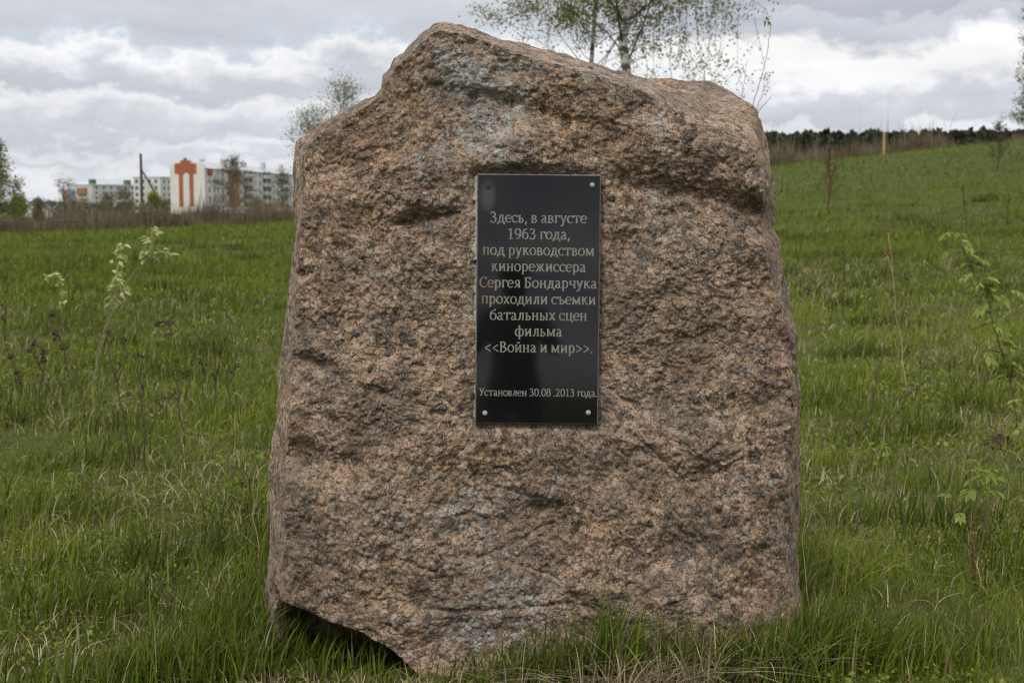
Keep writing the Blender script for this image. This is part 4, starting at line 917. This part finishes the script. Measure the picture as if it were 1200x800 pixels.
def weed(top, bot, label, stem=dry_stem, head=seed_m, hr=.012, sd=0, twigs=2, group=None, r0=.0032):
    b = hit(*bot); Y = b[1]; tp = P(top[0], top[1], Y); r_ = np.random.default_rng(sd + int(top[0])); root = empty('dry_weed', b, label, 'weed', group)
    d = tp - b; n = 8; pts = [d * i / n + (r_.normal(0, .007, 3) * [1, 1, .2] if 0 < i else 0) for i in range(n + 1)]; pts[0] = np.array([0, 0, -.03]); r0 = max(r0, (.00035 if stem is straw_stem else .00068) * Y)
    m = MB(); m.tube(pts, np.linspace(r0, r0 * .5, n + 1), 5); ends = [pts[-1]]
    for k in range(twigs):
        i = int(r_.integers(3, n)); e = pts[i] + np.array([r_.normal(0, .06), r_.normal(0, .05), r_.uniform(.05, .14)]) * np.linalg.norm(d); m.tube([pts[i], (pts[i] + e) / 2 + r_.normal(0, .006, 3), e], [r0 * .6, r0 * .5, r0 * .35], 4); ends.append(e)
    m.build('stem', stem, root, True)
    if hr:
        for e in ends:
            m = MB()
            for k in range(5): clod(m, e + r_.normal(0, hr * .8, 3), hr * r_.uniform(.5, 1) * (.6 + .05 * Y), int(r_.integers(1e6)))
            m.build('seed_head', head, root)
weed((61, 368), (86, 456), 'dark weed stalk with a heavy brown seed head, leaning left below the small leafy sapling', hr=.016)
weed((160, 416), (172, 556), 'tall straight dark stalk nearest the left foreground, crossed by a slanting one', hr=.008)
weed((126, 390), (154, 545), 'dark stalk curving down right, left of the straightest stalk', hr=.008)
weed((194, 466), (150, 558), 'slanting dark stalk crossing the straight stalk near its foot', hr=.007, twigs=1)
weed((238, 408), (236, 490), 'thin dark stalk, left one of a loose trio near the boulder', hr=.007)
weed((252, 410), (252, 482), 'thin upright stalk in the middle of a loose trio near the boulder', hr=.007)
weed((278, 416), (265, 478), 'thin leaning stalk, nearest the boulder of a loose trio', hr=.007)
weed((142, 378), (150, 425), 'short dark stalk right of the pale leaved sapling stems', hr=.007)
weed((204, 436), (216, 522), 'thin bending stalk in the grass between crossed stalks and boulder', hr=.007)
weed((7, 342), (5, 402), 'thin dark stalk at the left edge of the photo', hr=.007)
weed((12, 418), (32, 468), 'short dark stalk leaning at the far left with knotted tip', hr=.012)
weed((38, 402), (58, 470), 'brown branching stalk left of the heavy headed weed', hr=.014, twigs=4)
weed((1040, 270), (1064, 472), 'tall dry stalk with a rusty seed head right of the boulder', straw_stem, rust_head, .009, 0, 3)
weed((1036, 405), (1010, 522), 'dark leaning stalk crossing the grass below the rusty headed stalk', hr=0, twigs=1)
weed((1092, 442), (1048, 472), 'short dark twig slanting right beside the rusty headed stalk', hr=0, twigs=1)
weed((941, 505), (947, 752), 'tall straw coloured stalk close beside the right edge of the boulder', straw_stem, hr=0, twigs=1, r0=.0022)
weed((301, 545), (304, 700), 'thin straw stalk close beside the left edge of the boulder', straw_stem, hr=0, twigs=1, r0=.002)
for i, (px, py, h) in enumerate(((1132, 250, 30), (1180, 262, 34), (1108, 300, 36), (990, 330, 40), (1150, 372, 46))):
    weed((px + (i * 7) % 9 - 4, py - h), (px, py), 'thin dark dead weed, one of several alike scattered over the right hillside', hr=.006, sd=i, twigs=4, group='dead weeds on the right hillside')
pale_leaf = leafy('pale_young_leaves', [(0, (.26, .30, .09)), (.5, (.38, .41, .16)), (1, (.50, .51, .27))], .4, .5)
rowan_leaf = leafy('young_rowan_leaves', [(0, (.14, .18, .03)), (.5, (.22, .27, .055)), (1, (.31, .355, .11))], .4, .5)
leaf_rng = np.random.default_rng(88)
def leaf_shape(base_, d, L, w_, curl, out, rnd):
    d = d / np.linalg.norm(d); s = np.cross(d, [0, 0, 1]); s /= np.linalg.norm(s) + 1e-9; u = np.cross(s, d); ro_ = leaf_rng.uniform(-1.3, 1.3); s, u = s * math.cos(ro_) + u * math.sin(ro_), u * math.cos(ro_) - s * math.sin(ro_); k = 5; V = []
    for i in range(k + 1):
        t = i / k; ww = w_ * math.sin(math.pi * min(t * .92 + .06, 1)) ** .8 * (1 - .3 * t); c = base_ + d * L * t - np.array([0, 0, 1]) * curl * L * t * t
        V += [c - s * ww * .5 + u * ww * .12, c, c + s * ww * .5 + u * ww * .12]
    b = sum(len(q[0]) for q in out); F = [(b + 3 * i + j, b + 3 * i + j + 1, b + 3 * i + j + 4, b + 3 * i + j + 3) for i in range(k) for j in (0, 1)]
    out.append((V, F, [rnd] * len(V)))
def leaves_obj(out, mat, root, name='leaves'):
    V = np.concatenate([np.array(o[0]) for o in out]); F = np.array([f for o in out for f in o[1]]); A = np.concatenate([o[2] for o in out]); return link(name, big(name, V, [F], True, {'rnd': A}), mat, root)
def sapling(bot, shoots, label, mat, stem, kind, L, sd, r0=.005, Y=None, name='sapling'):
    """shoots: pixel polylines (from the foot up), each with the share of its length that bears leaves and a leaf count"""
    b = hit(*bot) if Y is None else ground_at(bot[0], Y); Y = b[1]; r_ = np.random.default_rng(sd); root = empty(name, b, label, 'sapling'); m = MB(); out = []
    for poly, f0, nl in shoots:
        pts = []; dy = r_.normal(0, .05)
        for i in range(len(poly) - 1):
            for k in range(5):
                t = k / 5; pts.append(P(poly[i][0] * (1 - t) + poly[i + 1][0] * t, poly[i][1] * (1 - t) + poly[i + 1][1] * t, Y + dy * (i + t)) - b)
        pts.append(P(*poly[-1], Y + dy * (len(poly) - 1)) - b); n = len(pts)
        pts = [q + r_.normal(0, .004, 3) for q in pts]; m.tube(pts, np.linspace(r0, r0 * .3, n), 5)
        for k in range(nl):
            t = f0 + (1 - f0) * (k + .6) / nl; i = min(int(t * (n - 1)), n - 1); p = pts[i]; a = r_.uniform(0, 6.283) if nl > 1 else 0; el_ = r_.uniform(-.1, .8)
            d = np.array([math.cos(a) * math.cos(el_), math.sin(a) * math.cos(el_) * .7, math.sin(el_)])
            if kind == 'simple':
                for j in range(3): leaf_shape(p + r_.normal(0, .012, 3), d + r_.normal(0, .5, 3), L * r_.uniform(.6, 1.15), L * .55, r_.uniform(.2, .7), out, r_.uniform(0, 1))
            else:
                LL = L * r_.uniform(.8, 1.3); ax = [p + d * LL * q - np.array([0, 0, .45 * LL * q * q]) for q in np.linspace(0, 1, 8)]; m.tube(ax, np.linspace(.0015, .0008, 8), 3); s = np.cross(d, [0, 0, 1.0]); s /= np.linalg.norm(s) + 1e-9; tone = r_.uniform(0, .7)
                for q in range(2, 8):
                    dd = ax[q] - ax[q - 1]; dd /= np.linalg.norm(dd)
                    for sg in ((-1, 1) if q < 7 else (-1, 0, 1)): leaf_shape(ax[q], dd * .75 + s * sg * .9, LL * .40, LL * .17, .35, out, tone + r_.uniform(0, .3))
    m.build('stem', stem, root, True); leaves_obj(out, mat, root); return root
grey_stem = mottled('grey_stem', (.12, .10, .08), (.22, .19, .15), 20)
sapling((107, 462), [([(107, 462), (116, 415), (128, 375), (136, 330), (143, 278)], .60, 26), ([(109, 460), (112, 420), (128, 372), (141, 350), (146, 338)], .9, 2), ([(136, 352), (152, 325), (168, 310), (175, 285), (181, 266)], .55, 16), ([(168, 306), (182, 298), (197, 296)], .35, 6)],
        'pale leaved sapling with several grey stems in the left meadow', pale_leaf, grey_stem, 'simple', .07, 3, .005)
sapling((74, 402), [([(74, 402), (73, 372), (72, 345), (71, 328), (62, 322), (54, 328)], .25, 12)], 'small pale leaved sapling nodding left, left of the many stemmed one', pale_leaf, grey_stem, 'simple', .08, 4, .004)
sapling((1193, 500), [([(1193, 500), (1186, 455), (1176, 415), (1166, 388), (1158, 355), (1145, 330), (1134, 303), (1122, 272)], .15, 54), ([(1150, 335), (1165, 345), (1185, 343)], .5, 3), ([(1172, 412), (1160, 410), (1150, 412)], .5, 3)],
        'young rowan sapling with feathered leaves, its dark stem leaning left', rowan_leaf, red_stem, 'pinnate', .11, 5, .005)
sapling((1142, 690), [([(1142, 690), (1140, 640), (1136, 590), (1140, 530)], .7, 4), ([(1146, 688), (1150, 640), (1160, 585), (1165, 540)], .75, 3), ([(1138, 690), (1130, 640), (1118, 575)], .8, 2), ([(1143, 690), (1143, 630), (1144, 570)], .9, 1)],
        'bare low sapling with few green leaves below the leaning rowan', rowan_leaf, red_stem, 'pinnate', .085, 6, .0035)
sapling((1212, 590), [([(1212, 590), (1206, 520), (1200, 470), (1194, 425)], .4, 5)], 'leafy sapling cut off by the right edge of the photo', rowan_leaf, red_stem, 'pinnate', .07, 9, .004)
sapling((868, 560), [([(868, 560), (870, 300), (880, 132), (892, 92), (901, 50), (903, 30), (896, 22)], .93, 3), ([(870, 300), (877, 150), (894, 124), (906, 110)], 1, 0), ([(868, 300), (867, 160), (869, 110), (877, 70)], 1, 0), ([(874, 250), (884, 140), (899, 95)], 1, 0)],
        'thin bare sapling with curved shoots showing at the upper right shoulder of the boulder', rowan_leaf, grey_stem, 'simple', .03, 12, .0036, 9)
soil = mottled('dug_soil', (.020, .014, .009), (.060, .042, .027), 25, 1, .02)
def molehill(px, py, wpx, label, sd):
    b = hit(px, py); r = wpx / 1667 * b[1] * .5; m = MB(); r_ = np.random.default_rng(sd)
    for k in range(26):
        a = r_.uniform(0, 6.28); q = r * math.sqrt(r_.uniform(0, 1)); h = (1 - (q / r) ** 2) * r * .55; clod(m, (math.cos(a) * q, math.sin(a) * q * .8, h * .7), r * r_.uniform(.18, .34), int(r_.integers(1e6)), .8)
    o = m.build('molehill', soil, None); o.location = b; props(o, label, 'molehill', 'dark earth mounds in the meadow')
for i, q in enumerate(((193, 382, 22, 'dark earth mound in the left meadow below the pale leaved sapling top'), (303, 358, 18, 'crumbly dark mound close to the left edge of the boulder, upper one'), (291, 570, 30, 'dark hollowed mound beside the left edge of the boulder, lower one'),
        (243, 348, 16, 'small flat brown mound between two darker ones in the left meadow'), (168, 318, 14, 'small mound far out behind the pale leaved sapling'), (24, 331, 14, 'small brown mound at the far left of the meadow'), (228, 528, 16, 'low dark mound in grass beneath the thin stalk trio'),
        (1172, 524, 46, 'wide dark mound of dug soil under the leaning rowan'), (1148, 300, 18, 'brown mound behind the top leaves of the rowan'), (1090, 268, 12, 'far dark mound on the right hillside'), (950, 345, 26, 'dark earth mound beside the upper right edge of the boulder'), (1120, 610, 34, 'low dark soil patch left of the bare low sapling'))):
    molehill(*q, 50 + i)

# ------------------------------------------------------------------ the photographer, mirrored in the polished slab
def photographer():
    root = empty('person', (.02, -.34, T1(.02, -.34)), 'person in dark jacket holding a camera, seen only as a dark reflection in the plaque', 'person')
    J = {'pelvis': (0, 0, .93, .15), 'waist': (0, 0, 1.08, .14), 'chest': (0, .01, 1.28, .165), 'neck': (0, .02, 1.46, .06), 'chin': (0, .05, 1.54, .075), 'head': (0, .05, 1.63, .098), 'crown': (0, .03, 1.71, .07)}
    E_ = [('pelvis', 'waist'), ('waist', 'chest'), ('chest', 'neck'), ('neck', 'chin'), ('chin', 'head'), ('head', 'crown')]
    for s, n in ((-1, 'l'), (1, 'r')):
        J.update({n + 'sh': (s * .19, .01, 1.39, .072), n + 'el': (s * .27, .10, 1.16, .05), n + 'wr': (s * .10, .22, 1.40, .033), n + 'hd': (s * .07, .245, 1.45, .036), n + 'hip': (s * .10, 0, .86, .11), n + 'kn': (s * .13, .02, .48, .068), n + 'an': (s * .15, -.02, .09, .046), n + 'toe': (s * .18, .16, .04, .04)})
        E_ += [('chest', n + 'sh'), (n + 'sh', n + 'el'), (n + 'el', n + 'wr'), (n + 'wr', n + 'hd'), ('pelvis', n + 'hip'), (n + 'hip', n + 'kn'), (n + 'kn', n + 'an'), (n + 'an', n + 'toe')]
        for k in range(4):
            a = n + 'f%d' % k; J[a] = (s * (.045 - .0), .262, 1.425 + .019 * k, .0095); J[a + 'b'] = (s * .02, .262 + .006 * (k % 2), 1.425 + .019 * k, .008); E_ += [(n + 'hd', a), (a, a + 'b')]
        J[n + 'th'] = (s * .045, .225, 1.40, .011); J[n + 'thb'] = (s * .02, .225, 1.405, .009); E_ += [(n + 'hd', n + 'th'), (n + 'th', n + 'thb')]
    ks = list(J); me = bpy.data.meshes.new('body'); me.from_pydata([J[k][:3] for k in ks], [(ks.index(a), ks.index(b)) for a, b in E_], []); o = link('body', me, mottled('dark_clothing', (.010, .010, .012), (.022, .022, .026), 20, .9), root)
    sk = o.modifiers.new('skin', 'SKIN'); sk.use_smooth_shade = True
    for i, k in enumerate(ks): me.skin_vertices[0].data[i].radius = (J[k][3],) * 2
    me.skin_vertices[0].data[0].use_root = True
    ss = o.modifiers.new('sub', 'SUBSURF'); ss.levels = ss.render_levels = 2
    m = MB(); 
    for i in range(9):
        a0, a1 = math.pi * i / 18, math.pi * (i + 1) / 18; n = 16
        q = [(.108 * math.cos(a) * math.cos(2 * math.pi * j / n), .03 + .118 * math.cos(a) * math.sin(2 * math.pi * j / n), 1.655 + .105 * math.sin(a)) for a in (a0, a1) for j in range(n)]
        m.add(q, [(j, (j + 1) % n, n + (j + 1) % n, n + j) for j in range(n)])
    m.build('hair', mottled('dark_hair', (.012, .009, .007), (.03, .022, .016), 30), root, True)
photographer()
